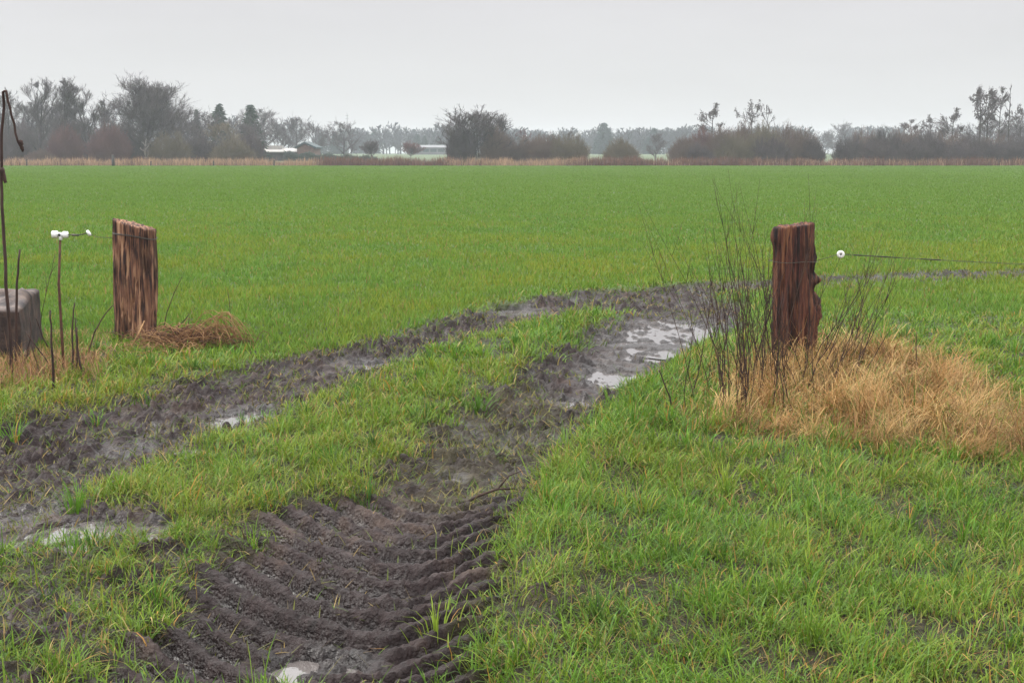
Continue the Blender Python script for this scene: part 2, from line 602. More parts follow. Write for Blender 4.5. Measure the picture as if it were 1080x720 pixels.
t.links.new(n1.outputs["Fac"], bp.inputs["Height"]); t.links.new(bp.outputs[0], b.inputs["Normal"])
ground = link("ground", me, m_ground)
tag(ground, "flat field with a muddy rutted track crossing the gateway", None, None, "structure")
ground["category"] = "ground"


def lookup(x, y, *arrays):
    """read values of the ground sheet between its grid points"""
    i = np.clip(np.searchsorted(xs, x) - 1, 0, nx - 2); j = np.clip(np.searchsorted(ys, y) - 1, 0, ny - 2)
    fx = np.clip((x - xs[i]) / (xs[i + 1] - xs[i]), 0, 1); fy = np.clip((y - ys[j]) / (ys[j + 1] - ys[j]), 0, 1)
    o = []
    for a in arrays:
        a = a.reshape(ny, nx)
        o.append((a[j, i] * (1 - fx) + a[j, i + 1] * fx) * (1 - fy) + (a[j + 1, i] * (1 - fx) + a[j + 1, i + 1] * fx) * fy)
    return o


def zone_at(x, y):
    return lookup(x, y, gm, gr, gl, gc, gf)


def H(x, y):
    return float(lookup(np.array([x]), np.array([y]), gz)[0][0])


# water
m_water, t, b = new_mat("puddle_water")
b.inputs["Base Color"].default_value = (.10, .088, .085, 1)
b.inputs["Roughness"].default_value = .05
b.inputs["IOR"].default_value = 1.6
b.inputs["Specular IOR Level"].default_value = .8
tc = t.nodes.new("ShaderNodeTexCoord")
n1 = t.nodes.new("ShaderNodeTexNoise"); n1.inputs["Scale"].default_value = 14; n1.inputs["Detail"].default_value = 3
bp = t.nodes.new("ShaderNodeBump"); bp.inputs["Strength"].default_value = .12; bp.inputs["Distance"].default_value = .01
t.links.new(tc.outputs["Object"], n1.inputs["Vector"]); t.links.new(n1.outputs["Fac"], bp.inputs["Height"]); t.links.new(bp.outputs[0], b.inputs["Normal"])
for (cx, cy_, a, bb, zw, lab, off) in PUDW:
    n = 40
    th = np.linspace(0, 2 * math.pi, n, endpoint=False)
    co = np.stack([np.cos(th) * a * 1.12, np.sin(th) * bb * 1.12, np.zeros(n)], 1)
    me = mesh_np("puddle", np.vstack([co, [[0, 0, 0]]]), [np.array([[i, (i + 1) % n, n] for i in range(n)])], True)
    o = link("puddle", me, m_water)
    o.location = (cx, cy_, zw)
    tag(o, lab, "puddle", "puddles in the wheel ruts", "structure")

# air
bm_h = MB(); bm_h.box((-1310, -61, -1.6), (1310, 1760, 21))
haze = bm_h.build("haze", None, smooth=False)
mh = bpy.data.materials.new("haze_air"); mh.use_nodes = True
t = mh.node_tree
t.nodes.remove(t.nodes["Principled BSDF"])
pv = t.nodes.new("ShaderNodeVolumePrincipled")
pv.inputs["Color"].default_value = (.86, .92, 1, 1)
pv.inputs["Density"].default_value = .00038
pv.inputs["Anisotropy"].default_value = 0.0
t.links.new(pv.outputs[0], t.nodes["Material Output"].inputs["Volume"])
haze.data.materials.append(mh)
tag(haze, "pale damp winter haze lying over the fields", None, None, "stuff")


# ------------------------------------------------------------------ bare trees, alders, conifers, shrubs
def vunit(v):
    return v / (np.linalg.norm(v, axis=1, keepdims=True) + 1e-9)


def vside(rg, d, ang):
    n = len(d)
    a = rg.uniform(0, 2 * math.pi, n)[:, None]
    ref = np.where(np.abs(d[:, 2:3]) < .9, np.array([[0, 0, 1.]]), np.array([[1., 0, 0]]))
    u = vunit(np.cross(d, ref)); v = np.cross(d, u)
    ang = np.asarray(ang).reshape(-1, 1)
    return vunit(d * np.cos(ang) + (u * np.cos(a) + v * np.sin(a)) * np.sin(ang))


def vgrow(rg, P, D, Ln, R0, nseg, up, jit, taper=.8, rmin=0.0):
    """grow every limb of a level at once: points (n, nseg+1, 3) and the segment list"""
    pts = [P]
    d = D
    seg = []
    for i in range(nseg):
        d = vunit(d + rg.normal(0, jit, d.shape) + np.array([[0, 0, up]]))
        q = pts[-1] + d * (Ln / nseg)[:, None]
        seg.append((pts[-1], q, np.maximum(R0 * (1 - taper * i / nseg), rmin), np.maximum(R0 * (1 - taper * (i + 1) / nseg), rmin * .8)))
        pts.append(q)
    return np.stack(pts, 1), seg


def vpick(rg, pts, k, lo, hi=1.0):
    """k points on each limb: position, direction there, parent index, fraction"""
    n, m, _ = pts.shape
    par = np.repeat(np.arange(n), k)
    s_ = rg.uniform(lo, hi, n * k)
    i = np.minimum((s_ * (m - 1)).astype(int), m - 2)
    a = pts[par, i]; b_ = pts[par, i + 1]
    return a + (b_ - a) * (s_ * (m - 1) - i)[:, None], vunit(b_ - a), par, s_


def catseg(segs):
    return [np.concatenate([np.asarray(g[j]) for g in segs]) for j in range(4)]


def bare_tree(seed, hgt=12., spread=.75, clear=.25, limbs=11, up=.35, twig=.03, subs=(6, 6, 5), lean=.5, clumps=False, multi=1, droop=0.):
    """returns (trunk mesh, crown mesh) of a leafless tree standing at the origin"""
    rg = np.random.default_rng(seed)
    ang = 2 * math.pi * np.arange(multi) / multi + rg.uniform(0, 1, multi)
    if multi > 1:
        P = np.stack([np.cos(ang) * .35, np.sin(ang) * .35, np.full(multi, -.2)], 1)
        D = vunit(np.stack([np.cos(ang) * .28, np.sin(ang) * .28, np.ones(multi)], 1))
        tr = hgt * .011; top = hgt * rg.uniform(.75, .95, multi)
    else:
        P = np.array([[0, 0, -.2]]); D = vunit(np.array([[rg.normal(0, .03), rg.normal(0, .03), 1]]))
        tr = hgt * .020; top = np.array([hgt * .93])
    TP, tseg = vgrow(rg, P, D, top, np.full(multi, tr), 9, .05, .05, .9)
    n = multi * limbs
    par = np.repeat(np.arange(multi), limbs)
    f = clear + (1 - clear) * (np.tile(np.arange(limbs), multi) + rg.uniform(0, 1, n)) / limbs
    i = np.minimum((f * 9).astype(int), 8)
    p = TP[par, i] + (TP[par, i + 1] - TP[par, i]) * (f * 9 - i)[:, None]
    d = vunit(TP[par, i + 1] - TP[par, i])
    g = (f - clear) / (1 - clear)
    ln = hgt * spread * (.20 + .36 * np.sin(math.pi * np.minimum(1, .25 + .75 * g))) * rg.uniform(.75, 1.15, n)
    d1 = vside(rg, d, lean + rg.uniform(-.15, .3, n) + (1 - g) * .35)
    P1, s1 = vgrow(rg, p, d1, ln, np.maximum(tr * (1 - .85 * f) * .6, .05), 4, up * .3, .16, .8, twig)
    p2, d2, par2, _ = vpick(rg, P1, subs[0], .22)
    l2 = ln[par2] * rg.uniform(.35, .6, len(p2))
    P2, s2 = vgrow(rg, p2, vside(rg, d2, rg.uniform(.35, .8, len(p2))), l2, np.full(len(p2), twig * 1.25), 3, up * .3, .16, .6)
    p3, d3, par3, _ = vpick(rg, P2, subs[1], .15)
    l3 = ln[par2][par3] * rg.uniform(.16, .3, len(p3))
    P3, s3 = vgrow(rg, p3, vside(rg, d3, rg.uniform(.3, .8, len(p3))), l3, np.full(len(p3), twig * .85), 2, up * .3, .16, .5)
    p4, d4, par4, _ = vpick(rg, P3, subs[2], .1)
    l4 = ln[par2][par3][par4] * rg.uniform(.07, .17, len(p4))
    P4, s4 = vgrow(rg, p4, vside(rg, d4, rg.uniform(.3, .9, len(p4))), l4, np.full(len(p4), twig * .65), 1, up * .3, .1, .5)
    tm = segs_mesh("tree_trunk", *catseg(tseg + s1), sides=5)
    cs = s2 + s3 + s4
    if clumps:          # little cones and catkins hanging in bunches at the twig ends
        tips = P3[:, -1]
        tips = np.repeat(tips, 4, 0)
        tips = tips[rg.uniform(0, 1, len(tips)) < .7]
        q = tips + rg.normal(0, .17, tips.shape)
        r0 = rg.uniform(.04, .085, len(q))
        cs = cs + [(q, q + rg.normal(0, .07, q.shape) - np.array([[0, 0, .09]]), r0, r0 * .8)]
    return tm, segs_mesh("tree_crown", *catseg(cs), sides=3)


def shrub_mesh(seed, stems=230, hgt=5., rad=3.2, twig=.028, sub=7, upright=.5):
    rg = np.random.default_rng(seed)
    lob = rg.uniform(0, 6.28, 3)
    a = rg.uniform(0, 2 * math.pi, stems)
    rr = np.sqrt(rg.uniform(0, 1, stems)) * rad * .75
    p = np.stack([np.cos(a) * rr, np.sin(a) * rr, np.full(stems, -.15)], 1)
    rf = rr * 1.28
    ed = np.sqrt(np.maximum(.09, 1 - (rf / (1.03 * rad)) ** 2))
    edge = .88 + .08 * np.sin(2 * a + lob[0]) + .06 * np.sin(3 * a + lob[1])
    tgt = np.stack([np.cos(a) * rf, np.sin(a) * rf, hgt * ed * edge * rg.uniform(.70, 1.03, stems)], 1)
    pts = [p]; seg = []
    for i in range(4):
        f = (i + 1) / 4
        q = p + (tgt - p) * np.array([[f ** 1.3, f ** 1.3, f]]) + rg.normal(0, .12, p.shape) * f
        seg.append((pts[-1], q, np.full(stems, twig * (1.25 - f * .7)), np.full(stems, twig * (1.05 - f * .7))))
        pts.append(q)
    P = np.stack(pts, 1)
    p2, d2, par, _ = vpick(rg, P, sub, .12)
    d = vunit(d2 + rg.normal(0, .45, d2.shape) * (1.2 - upright) + np.array([[0, 0, upright * .3]]))
    P2, s2 = vgrow(rg, p2, d, hgt * rg.uniform(.08, .22, len(p2)), np.full(len(p2), twig * .65), 1, 0, .05, .5)
    p3, d3, par3, _ = vpick(rg, P2, 3, .1)
    P3, s3 = vgrow(rg, p3, vunit(d3 + rg.normal(0, .5, d3.shape)), hgt * rg.uniform(.04, .1, len(p3)), np.full(len(p3), twig * .5), 1, 0, .05, .5)
    return segs_mesh("shrub_stems", *catseg(seg + s2 + s3), sides=3)


def conifer_mesh(seed, hgt=13., rad=2.6):
    rg = np.random.default_rng(seed)
    P0 = []; P1 = []; a0 = []; a1 = []
    z = hgt * .06
    while z < hgt * .99:
        f = z / hgt
        rr = rad * (1 - f) ** .85 + .1
        for _ in range(int(10 + 8 * (1 - f))):
            a = rg.uniform(0, 2 * math.pi)
            ln = rr * rg.uniform(.65, 1.1)
            d = np.array([math.cos(a), math.sin(a), -.25])
            b = np.array([0, 0, z + rg.normal(0, .1)])
            for k in range(6):
                s = rg.uniform(.15, 1)
                p = b + d * ln * s + np.array([0, 0, .12 * s * s * ln])
                P0.append(p); P1.append(p + (d * .5 + rg.normal(0, .35, 3)) * .55 - np.array([0, 0, .22])); a0.append(.13); a1.append(.03)
        z += hgt * .028
    cm = segs_mesh("conifer_crown", P0, P1, a0, a1, sides=3)
    tm = segs_mesh("conifer_trunk", [(0, 0, -.2)], [(0, 0, hgt * .98)], [hgt * .015], [.02], sides=6)
    return tm, cm


M = {}
M['bark_grey'] = plain_mat("bark_grey", (.052, .045, .050), (.085, .074, .078), .9, .6)
M['twig_grey'] = plain_mat("twig_grey", (.055, .043, .048), (.085, .068, .070), .9, .5)
M['twig_dark'] = plain_mat("twig_dark", (.062, .046, .050), (.092, .070, .072), .9, .5)
M['twig_olive'] = plain_mat("twig_olive", (.100, .080, .052), (.145, .118, .075), .9, .35)
M['twig_brown'] = plain_mat("twig_brown", (.105, .070, .060), (.15, .105, .085), .9, .35)
M['twig_red'] = plain_mat("twig_red", (.10, .048, .05), (.14, .07, .066), .9, .4)
M['bark_pale'] = plain_mat("bark_pale", (.14, .125, .115), (.20, .18, .165), .9, 2)
M['needle'] = plain_mat("needles", (.022, .040, .030), (.04, .06, .04), .8, 1.2)
M['bark_dark'] = plain_mat("bark_dark", (.045, .037, .037), (.075, .06, .058), .9, 1)

PROTO = {}


def proto(k):
    if k in PROTO:
        return PROTO[k]
    if k == 'oak':
        r = bare_tree(101, 14, .88, .14, 40, .55, .023, (11, 8, 6), .70)
    elif k == 'tall1':
        r = bare_tree(102, 13, .52, .12, 15, 1.2, .021, (8, 7, 5), .36)
    elif k == 'tall2':
        r = bare_tree(103, 13, .5, .15, 15, 1.3, .021, (8, 7, 5), .34)
    elif k == 'tall3':
        r = bare_tree(104, 13, .6, .12, 15, .9, .021, (8, 7, 5), .42)
    elif k == 'round1':
        r = bare_tree(105, 10, .95, .1, 18, .4, .022, (7, 6, 5), .65)
    elif k == 'round2':
        r = bare_tree(106, 10, .8, .1, 18, .5, .022, (7, 6, 5), .6)
    elif k == 'alder1':
        r = bare_tree(107, 12, .42, .38, 12, .3, .034, (5, 5, 3), .8, True)
    elif k == 'alder2':
        r = bare_tree(108, 12, .36, .45, 11, .3, .034, (5, 5, 3), .75, True)
    elif k == 'alder3':
        r = bare_tree(109, 12, .5, .5, 10, .25, .034, (5, 5, 3), .85, True)
    elif k == 'willow':
        r = bare_tree(110, 9, .85, .10, 9, .7, .020, (7, 6, 4), .5, False, 6)
    elif k == 'snag':
        r = bare_tree(111, 11, .45, .45, 6, .5, .05, (2, 1, 1), .6)
    elif k == 'pole':
        r = bare_tree(112, 12, .16, .3, 9, .4, .035, (2, 1, 1), .8)
    elif k == 'pollard':
        r = bare_tree(113, 4.2, 1.1, .42, 40, .7, .035, (5, 4, 3), .65)
    elif k == 'sapling':
        r = bare_tree(114, 4, .6, .2, 7, .6, .03, (2, 2, 1), .6)
    elif k == 'spruce':
        r = conifer_mesh(115, 13, 3.2)
    elif k == 'fir':
        r = conifer_mesh(116, 13, 3.4)
    PROTO[k] = r
    me = r
    zs = np.empty(len(r[1].vertices) * 3, np.float32); r[1].vertices.foreach_get("co", zs)
    zs = zs.reshape(-1, 3)
    PROTO[k] = (r[0], r[1], float(np.percentile(zs[:, 2], 99.8)), float(np.percentile(np.abs(zs[:, 0]), 97)))
    return PROTO[k]


def tree(kind, px, ytop, dist, wpx, name, label, cat, trunk_m, crown_m, group=None, rz=None):
    tm, cm, h0, r0 = proto(kind)
    x, ztop = atd(px, ytop, dist)
    zb = H(x, dist)
    s = (ztop - zb) / h0
    sw = (wpx / 2 / FPX * dist) / r0 if wpx else s
    o = empty(name, (x, dist, zb), random.uniform(0, 6.28) if rz is None else rz, (sw, sw, s))
    tag(o, label, cat, group)
    for nm, me_, mm in (("trunk", tm, trunk_m), ("crown", cm, crown_m)):
        c = bpy.data.objects.new(nm, me_)
        COL.objects.link(c)
        if len(me_.materials) == 0:
            me_.materials.append(mm)
        c.parent = o
        c.material_slots[0].link = 'OBJECT'
        c.material_slots[0].material = mm
    return o


SHR = []


def shrub(px, ytop, dist, wpx, label, mat, group=None, cat="shrub", name="bare_shrub"):
    if not SHR:
        for sdd in range(5):
            me_ = shrub_mesh(200 + sdd, 370, 5, 3.2, .024, 10, (.5, .8, .3, .6, .9)[sdd])
            me_.materials.append(M['twig_brown'])
            SHR.append(me_)
    me_ = SHR[random.randrange(5)]
    x, ztop = atd(px, ytop, dist)
    zb = H(x, dist)
    s = (ztop - zb) / 4.7
    sw = wpx / 2 / FPX * dist / 3.1
    o = bpy.data.objects.new(name, me_)
    COL.objects.link(o)
    o.location = (x, dist, zb)
    o.rotation_euler = (0, 0, random.uniform(0, 6.28))
    o.scale = (sw, sw, s)
    o.material_slots[0].link = 'OBJECT'
    o.material_slots[0].material = mat
    tag(o, label, cat, group)
    return o


G_, D_, B_ = M['bark_grey'], M['bark_dark'], M['bark_pale']
tw, twd, two, twb, twr = M['twig_grey'], M['twig_dark'], M['twig_olive'], M['twig_brown'], M['twig_red']
LT = "bare trees of the left wood"
tree('tall3', 10, 94, 262, 34, 'bare_tree', "bare grey tree partly behind the tall broken dark stem", "tree", G_, tw, LT)
tree('tall1', 38, 83, 258, 36, 'bare_tree', "slim bare tree with a pointed crown left of two similar trees", "tree", G_, tw, LT)
tree('tall2', 65, 82, 256, 34, 'bare_tree', "slim bare tree, middle one of three with light gaps between", "tree", G_, tw, LT)
tree('tall1', 93, 88, 258, 38, 'bare_tree', "slim bare tree next to the big round-crowned tree", "tree", G_, tw, LT, 2.2)
tree('tall2', 112, 104, 275, 30, 'bare_tree', "lower pale bare tree in the gap before the round crown", "tree", G_, tw, LT)
tree('oak', 154, 81, 246, 92, 'broad_tree', "biggest bare tree with a broad dense round crown", "tree", D_, tw, LT)
tree('tall3', 25, 104, 292, 44, 'bare_tree', "hazy bare tree behind the slim trees, far left", "tree", G_, tw, LT)
tree('tall3', 52, 106, 295, 44, 'bare_tree', "hazy bare tree filling the gap behind the first two slim trees", "tree", G_, tw, LT)
tree('tall3', 80, 108, 292, 44, 'bare_tree', "hazy bare tree behind the middle and right slim trees", "tree", G_, tw, LT)
tree('round1', 192, 119, 285, 46, 'bare_tree', "low grey tree just right of the big round crown", "tree", G_, tw, LT)
tree('round2', 216, 117, 282, 50, 'bare_tree', "grey bushy tree in front of the two dark conifers, left one", "tree", G_, tw, LT)
tree('round1', 246, 122, 280, 50, 'bare_tree', "grey bushy tree between the two dark conifers", "tree", G_, tw, LT)
tree('round2', 232, 128, 262, 46, 'bare_tree', "olive grey bushy tree low in front of the dark conifers", "tree", G_, two, LT)
tree('round1', 200, 130, 262, 44, 'bare_tree', "dull brown bushy tree low to the right of the biggest tree", "tree", G_, tw, LT)
tree('round2', 260, 130, 268, 32, 'bare_tree', "grey bushy tree under the pointed dark conifer", "tree", G_, tw, LT)
tree('fir', 231, 110, 300, 32, 'conifer', "rounded dark conifer rising above the grey trees", "conifer", D_, M['needle'], "conifers of the left wood")
tree('spruce', 264, 111, 290, 30, 'conifer', "pointed dark conifer at the right end of the left wood", "conifer", D_, M['needle'], "conifers of the left wood")
tree('spruce', 207, 116, 300, 14, 'conifer', "small dark conifer tip left of the rounded conifer", "conifer", D_, M['needle'], "conifers of the left wood")
tree('sapling', 153, 146, 234, 14, 'birch_sapling', "thin pale forked sapling below the biggest tree", "sapling", B_, M['bark_pale'])
LS = "shrubs at the foot of the left wood"
shrub(68, 134, 240, 38, "reddish purple shrub below the middle slim tree", twr, LS)
shrub(115, 131, 238, 46, "larger reddish purple shrub left of the biggest tree", twr, LS)
shrub(178, 139, 240, 44, "yellowish olive shrub right below the biggest tree", two, LS)
shrub(42, 158, 236, 34, "low brownish shrub right of the tall broken stem", twb, LS)
shrub(12, 140, 242, 36, "dark shrub at the left end of the far wood", twd, LS)
shrub(90, 148, 244, 34, "dull shrub between the two reddish purple shrubs", twd, LS)
shrub(145, 144, 243, 40, "dark shrub around the trunk of the biggest tree", twd, LS)
shrub(210, 145, 246, 44, "grey blue shrub below the small conifer tip", twd, LS)
shrub(246, 146, 242, 46, "olive grey shrub below the rounded conifer", two, LS)
shrub(264, 140, 246, 30, "dark shrub at the right end of the left wood", twd, LS)
shrub(20, 128, 285, 60, "hazy undergrowth mass behind the far left slim trees", twd, LS)
shrub(75, 126, 285, 60, "hazy undergrowth mass behind the middle slim trees", twd, LS)
shrub(125, 128, 280, 50, "hazy undergrowth mass behind the larger reddish shrub", twd, LS)

MT = "bare trees behind the farm shed"
tree('tall3', 279, 112, 350, 36, 'bare_tree', "pale bare tree right behind the pointed conifer", "tree", G_, tw, MT)
tree('round1', 293, 121, 345, 32, 'bare_tree', "bare tree with a round crown left behind the farm shed", "tree", G_, tw, MT)
tree('round2', 312, 122, 348, 34, 'bare_tree', "bare tree in the middle behind the farm shed", "tree", G_, tw, MT)
tree('round1', 332, 127, 350, 32, 'bare_tree', "bare tree behind the gabled end of the farm shed", "tree", G_, tw, MT)
tree('round2', 363, 127, 335, 40, 'bare_tree', "free-standing bare tree with an open crown beside the mast", "tree", G_, tw)
tree('pollard', 392, 147, 290, 16, 'pollard_willow', "dark pollard willow, the more leftward and sharper of two", "tree", D_, twd, "pollard willows on the far bank")
tree('pollard', 433, 149, 300, 18, 'pollard_willow', "reddish brown pollard willow before the long pale shed", "tree", D_, twr, "pollard willows on the far bank", 1.0)

# middle thickets on the near bank
CT = "shrubs of the middle thicket"
tree('willow', 505, 112, 232, 68, 'bare_willow', "tall grey many-stemmed willow above the middle thicket", "tree", G_, tw)
shrub(487, 130, 230, 34, "grey shrub on the left flank of the tall willow", tw, CT)
shrub(525, 133, 231, 40, "brown shrub on the right flank of the tall willow", twb, CT)
tree('alder3', 552, 135, 238, 16, 'alder', "small dark reddish tree top between willow and brown shrubs", "tree", D_, twr)
shrub(552, 146, 232, 44, "dark brown shrub under the small reddish tree top", twb, CT)
shrub(576, 141, 230, 46, "pinkish brown rounded shrub in the middle thicket", twb, CT)
shrub(600, 141, 228, 44, "olive brown rounded shrub ending the middle thicket", two, CT)
tree('sapling', 600, 133, 234, 12, 'bare_sapling', "thin dark twig top above the olive brown shrub", "sapling", D_, twd)
shrub(655, 146, 228, 38, "lone rounded dark olive shrub in the open bank", two)
tree('round2', 692, 140, 300, 20, 'bare_tree', "small dark tree in the green field left of the thicket", "tree", D_, twd)

RT = "shrubs of the thicket left of the gap"
LBL = "leafless brown shrub in the long thicket below the two dark alders"
for (px, yt, d, wp, mm) in ((724, 144, 228, 40, twb), (742, 137, 231, 44, twr), (762, 134, 229, 46, twb), (784, 132, 233, 48, twb), (806, 131, 229, 46, two),
                            (828, 133, 232, 46, twb), (846, 136, 229, 40, twb), (775, 142, 226, 44, two), (736, 152, 226, 36, twd), (812, 144, 226, 46, twd)):
    shrub(px, yt, d, wp, LBL, mm, RT)
shrub(857, 144, 227, 28, "dark shrub at the right end of the two-alder thicket", twd)
AL = "dark alders with clustered cones"
tree('alder1', 752, 109, 235, 30, 'alder', "shorter dark alder at the left of the long thicket", "tree", D_, twd, AL)
tree('alder3', 794, 105, 236, 36, 'alder', "taller dark alder above the long thicket beside a broken tree", "tree", D_, twd, AL)
tree('snag', 814, 110, 234, 26, 'broken_tree', "broken bare tree with a crooked limb beside the taller alder", "tree", D_, twd, None, 0.0)

FT = "shrubs of the right thicket"
LBR = "leafless grey shrub in the low thicket under the tall right alders"
for (px, yt, d, wp, mm) in ((896, 143, 229, 36, tw), (914, 138, 232, 42, twb), (934, 137, 229, 44, tw), (955, 136, 232, 46, twb), (978, 138, 229, 46, twd),
                            (1002, 140, 233, 48, twb), (1026, 143, 229, 48, twd), (1050, 143, 232, 48, twb), (1076, 142, 229, 50, twd), (1100, 140, 232, 48, twb),
                            (925, 148, 226, 44, twd), (965, 148, 226, 46, twd), (1010, 150, 226, 48, twd), (1060, 150, 226, 50, tw), (1125, 142, 230, 50, twd)):
    shrub(px, yt, d, wp, LBR, mm, FT)
tree('alder1', 962, 126, 240, 28, 'alder', "lowest of the alders, first to rise from the right thicket", "tree", D_, twd, AL)
tree('alder3', 984, 121, 242, 30, 'alder', "low alder, second to rise from the right thicket", "tree", D_, twd, AL)
tree('alder1', 1006, 114, 243, 30, 'alder', "mid-height alder before the three tall ones", "tree", D_, twd, AL)
tree('alder2', 1033, 91, 240, 24, 'alder', "tall slim alder standing first of the tall group", "tree", D_, twd, AL)
tree('alder2', 1046, 93, 241, 26, 'alder', "tall alder in the middle of the tall group", "tree", D_, twd, AL)
tree('alder1', 1056, 92, 243, 26, 'alder', "tall alder just left of the bare pole-like trunk", "tree", D_, twd, AL)
tree('pole', 1067, 90, 238, 14, 'bare_tree', "pole-like bare trunk with few twigs among the alders", "tree", D_, twd)
tree('alder3', 1079, 110, 240, 30, 'alder', "alder at the right edge behind the pole-like trunk", "tree", D_, twd, AL)
tree('alder1', 1104, 100, 244, 30, 'alder', "alder beyond the right edge of the tall group", "tree", D_, twd, AL)
for (px, yt, d, wp) in ((1010, 128, 300, 50), (1045, 124, 300, 50), (1085, 124, 300, 60)):
    tree('round1', px, yt, d, wp, 'bare_tree', "hazy bare tree seen through the trunks of the tall alders", "tree", G_, tw, "hazy trees behind the alders")
tree('round2', 886, 129, 520, 34, 'bare_tree', "hazy rounded tree in the gap between the two thickets", "tree", G_, tw)
tree('round1', 868, 136, 540, 30, 'bare_tree', "fainter hazy tree left in the gap between the thickets", "tree", G_, tw)


# far wood: one mass, too many trees to count
def mesh_arrays(me_):
    co = np.empty(len(me_.vertices) * 3, np.float32); me_.vertices.foreach_get("co", co)
    lv = np.empty(len(me_.loops), np.int32); me_.loops.foreach_get("vertex_index", lv)
    return co.reshape(-1, 3), lv


far_t = []
fr1 = bare_tree(301, 10, .9, .15, 10, .5, .10, (4, 4, 3), .6)
fr2 = bare_tree(302, 10, .7, .15, 10, .6, .10, (4, 4, 3), .55)
fc = conifer_mesh(303, 10, 2.6)
SRC = []
for (a_, b_) in (fr1, fr2):
    ca, la = mesh_arrays(a_); cb, lb = mesh_arrays(b_)
    SRC.append((ca, la.reshape(-1, 4) if len(la) % 4 == 0 else None, cb, lb.reshape(-1, 4)))
cb, lb = mesh_arrays(fc[1])
rs = random.Random(8)
VC = []; FC = []; CC = []; base = 0
spots = []
for k in range(230):
    px = rs.uniform(330, 740)
    yt = 141 + rs.uniform(-4, 4) + (3 if 470 > px else 0) - 2.5 * math.sin((px - 330) / 60)
    spots.append((px, yt, rs.uniform(600, 760), 'c' if rs.random() < .12 else rs.choice('ab')))
for px, yt in ((637, 132), (642, 136), (604, 139), (560, 139), (420, 134), (404, 137), (455, 136), (690, 137), (712, 139)):
    spots.append((px, yt, rs.uniform(580, 640), 'c' if px in (637, 690) else 'a'))
for k in range(60):
    spots.append((rs.uniform(-300, 330), 132 + rs.uniform(-5, 6), rs.uniform(520, 700), rs.choice('ab')))
for k in range(130):
    spots.append((rs.uniform(740, 1400), 141 + rs.uniform(-5, 5), rs.uniform(600, 760), rs.choice('ab')))
for (px, yt, d, kk) in spots:
    x, zt = atd(px, yt, d)
    zb = H(x, d)
    s = (zt - zb) / 9.3
    a = rs.uniform(0, 6.28)
    Rm = np.array([[math.cos(a), -math.sin(a), 0], [math.sin(a), math.cos(a), 0], [0, 0, 1]])
    wds = s * rs.uniform(1.1, 1.9)
    parts_ = [(SRC[0][0], SRC[0][1]), (SRC[0][2], SRC[0][3])] if kk == 'a' else [(SRC[1][0], SRC[1][1]), (SRC[1][2], SRC[1][3])] if kk == 'b' else [(cb, lb.reshape(-1, 4))]
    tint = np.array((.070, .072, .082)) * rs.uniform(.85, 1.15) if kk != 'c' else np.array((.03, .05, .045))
    for co, f in parts_:
        VC.append((co @ Rm.T) * np.array([wds, wds, s]) + np.array([x, d, zb])); FC.append(f + base); base += len(co)
        CC.append(np.repeat(tint[None], len(co), 0))
me = mesh_np("far_wood", np.concatenate(VC), [np.concatenate(FC)], True, np.concatenate(CC))
o = link("far_wood", me, blade_mat("far_wood_twigs", 0.0, .9, .1))
tag(o, "blue grey wood along the horizon fading in haze", "wood", None, "stuff")

# ------------------------------------------------------------------ farm shed, pale shed, mast, hedge
m_roof = plain_mat("pale_sheet_roof", (.26, .25, .245), (.36, .34, .32), .6, 1.5)
m_roofd = plain_mat("dark_tile_roof", (.03, .05, .055), (.06, .08, .085), .7, 2)
m_brick = plain_mat("orange_brick", (.13, .08, .065), (.17, .105, .085), .9, 2)
m_dwall = plain_mat("dark_boarding", (.035, .032, .035), (.06, .055, .055), .9, 1)
m_white = plain_mat("white_paint", (.75, .75, .74), (.8, .8, .79), .6, 1)


def wx(px, d):
    return (px - 540) / FPX * d / CP * (CP ** 2 + 0) if False else atd(px, 160, d)[0]


dS = 305.
x0, x1, x2 = wx(279, dS), wx(316, dS), wx(335, dS)
zg = H(x1, dS)
fs = empty("farm_shed", ((x0 + x2) / 2, dS, zg)); tag(fs, "low farm shed with a pale roof and brick gabled end", "shed")
ox = (x0 + x2) / 2
z_e = atd(300, 160, dS)[1] - zg
z_t = atd(300, 156.3, dS)[1] - zg
mb = MB(); mb.box((x0 - ox, -3, -.3), (x1 - ox, 5, z_e)); mb.build("wall", m_dwall, fs, False)
mb = MB()
mb.add([(x0 - ox - .3, -3.5, z_e), (x1 - ox + .2, -3.5, z_e), (x1 - ox + .2, 1, z_t), (x0 - ox - .3, 1, z_t), (x0 - ox - .3, 5.5, z_e), (x1 - ox + .2, 5.5, z_e),
        (x0 - ox - .3, -3.5, z_e - .18), (x1 - ox + .2, -3.5, z_e - .18), (x1 - ox + .2, 5.5, z_e - .18), (x0 - ox - .3, 5.5, z_e - .18)],
       [(0, 1, 2, 3), (3, 2, 5, 4), (0, 6, 7, 1), (4, 5, 8, 9), (0, 3, 4, 9, 6), (1, 7, 8, 5, 2), (6, 9, 8, 7)])
mb.build("roof", m_roof, fs, False)
zr = atd(327, 151.5, dS)[1] - zg
ze2 = atd(327, 156.5, dS)[1] - zg
xa, xb = x1 - ox + .1, x2 - ox - .2
xm = (xa + xb) / 2 - .2
mb = MB()
yb = -4.2
mb.add([(xa, yb, -.3), (xb, yb, -.3), (xb, yb, ze2), (xm, yb, zr - .12), (xa, yb, ze2), (xa, 6, -.3), (xb, 6, -.3), (xb, 6, ze2), (xm, 6, zr - .12), (xa, 6, ze2)],
       [(0, 1, 2, 3, 4), (9, 8, 7, 6, 5), (1, 6, 7, 2), (5, 0, 4, 9)])
mb.build("brick_gable", m_brick, fs, False)
mb = MB()
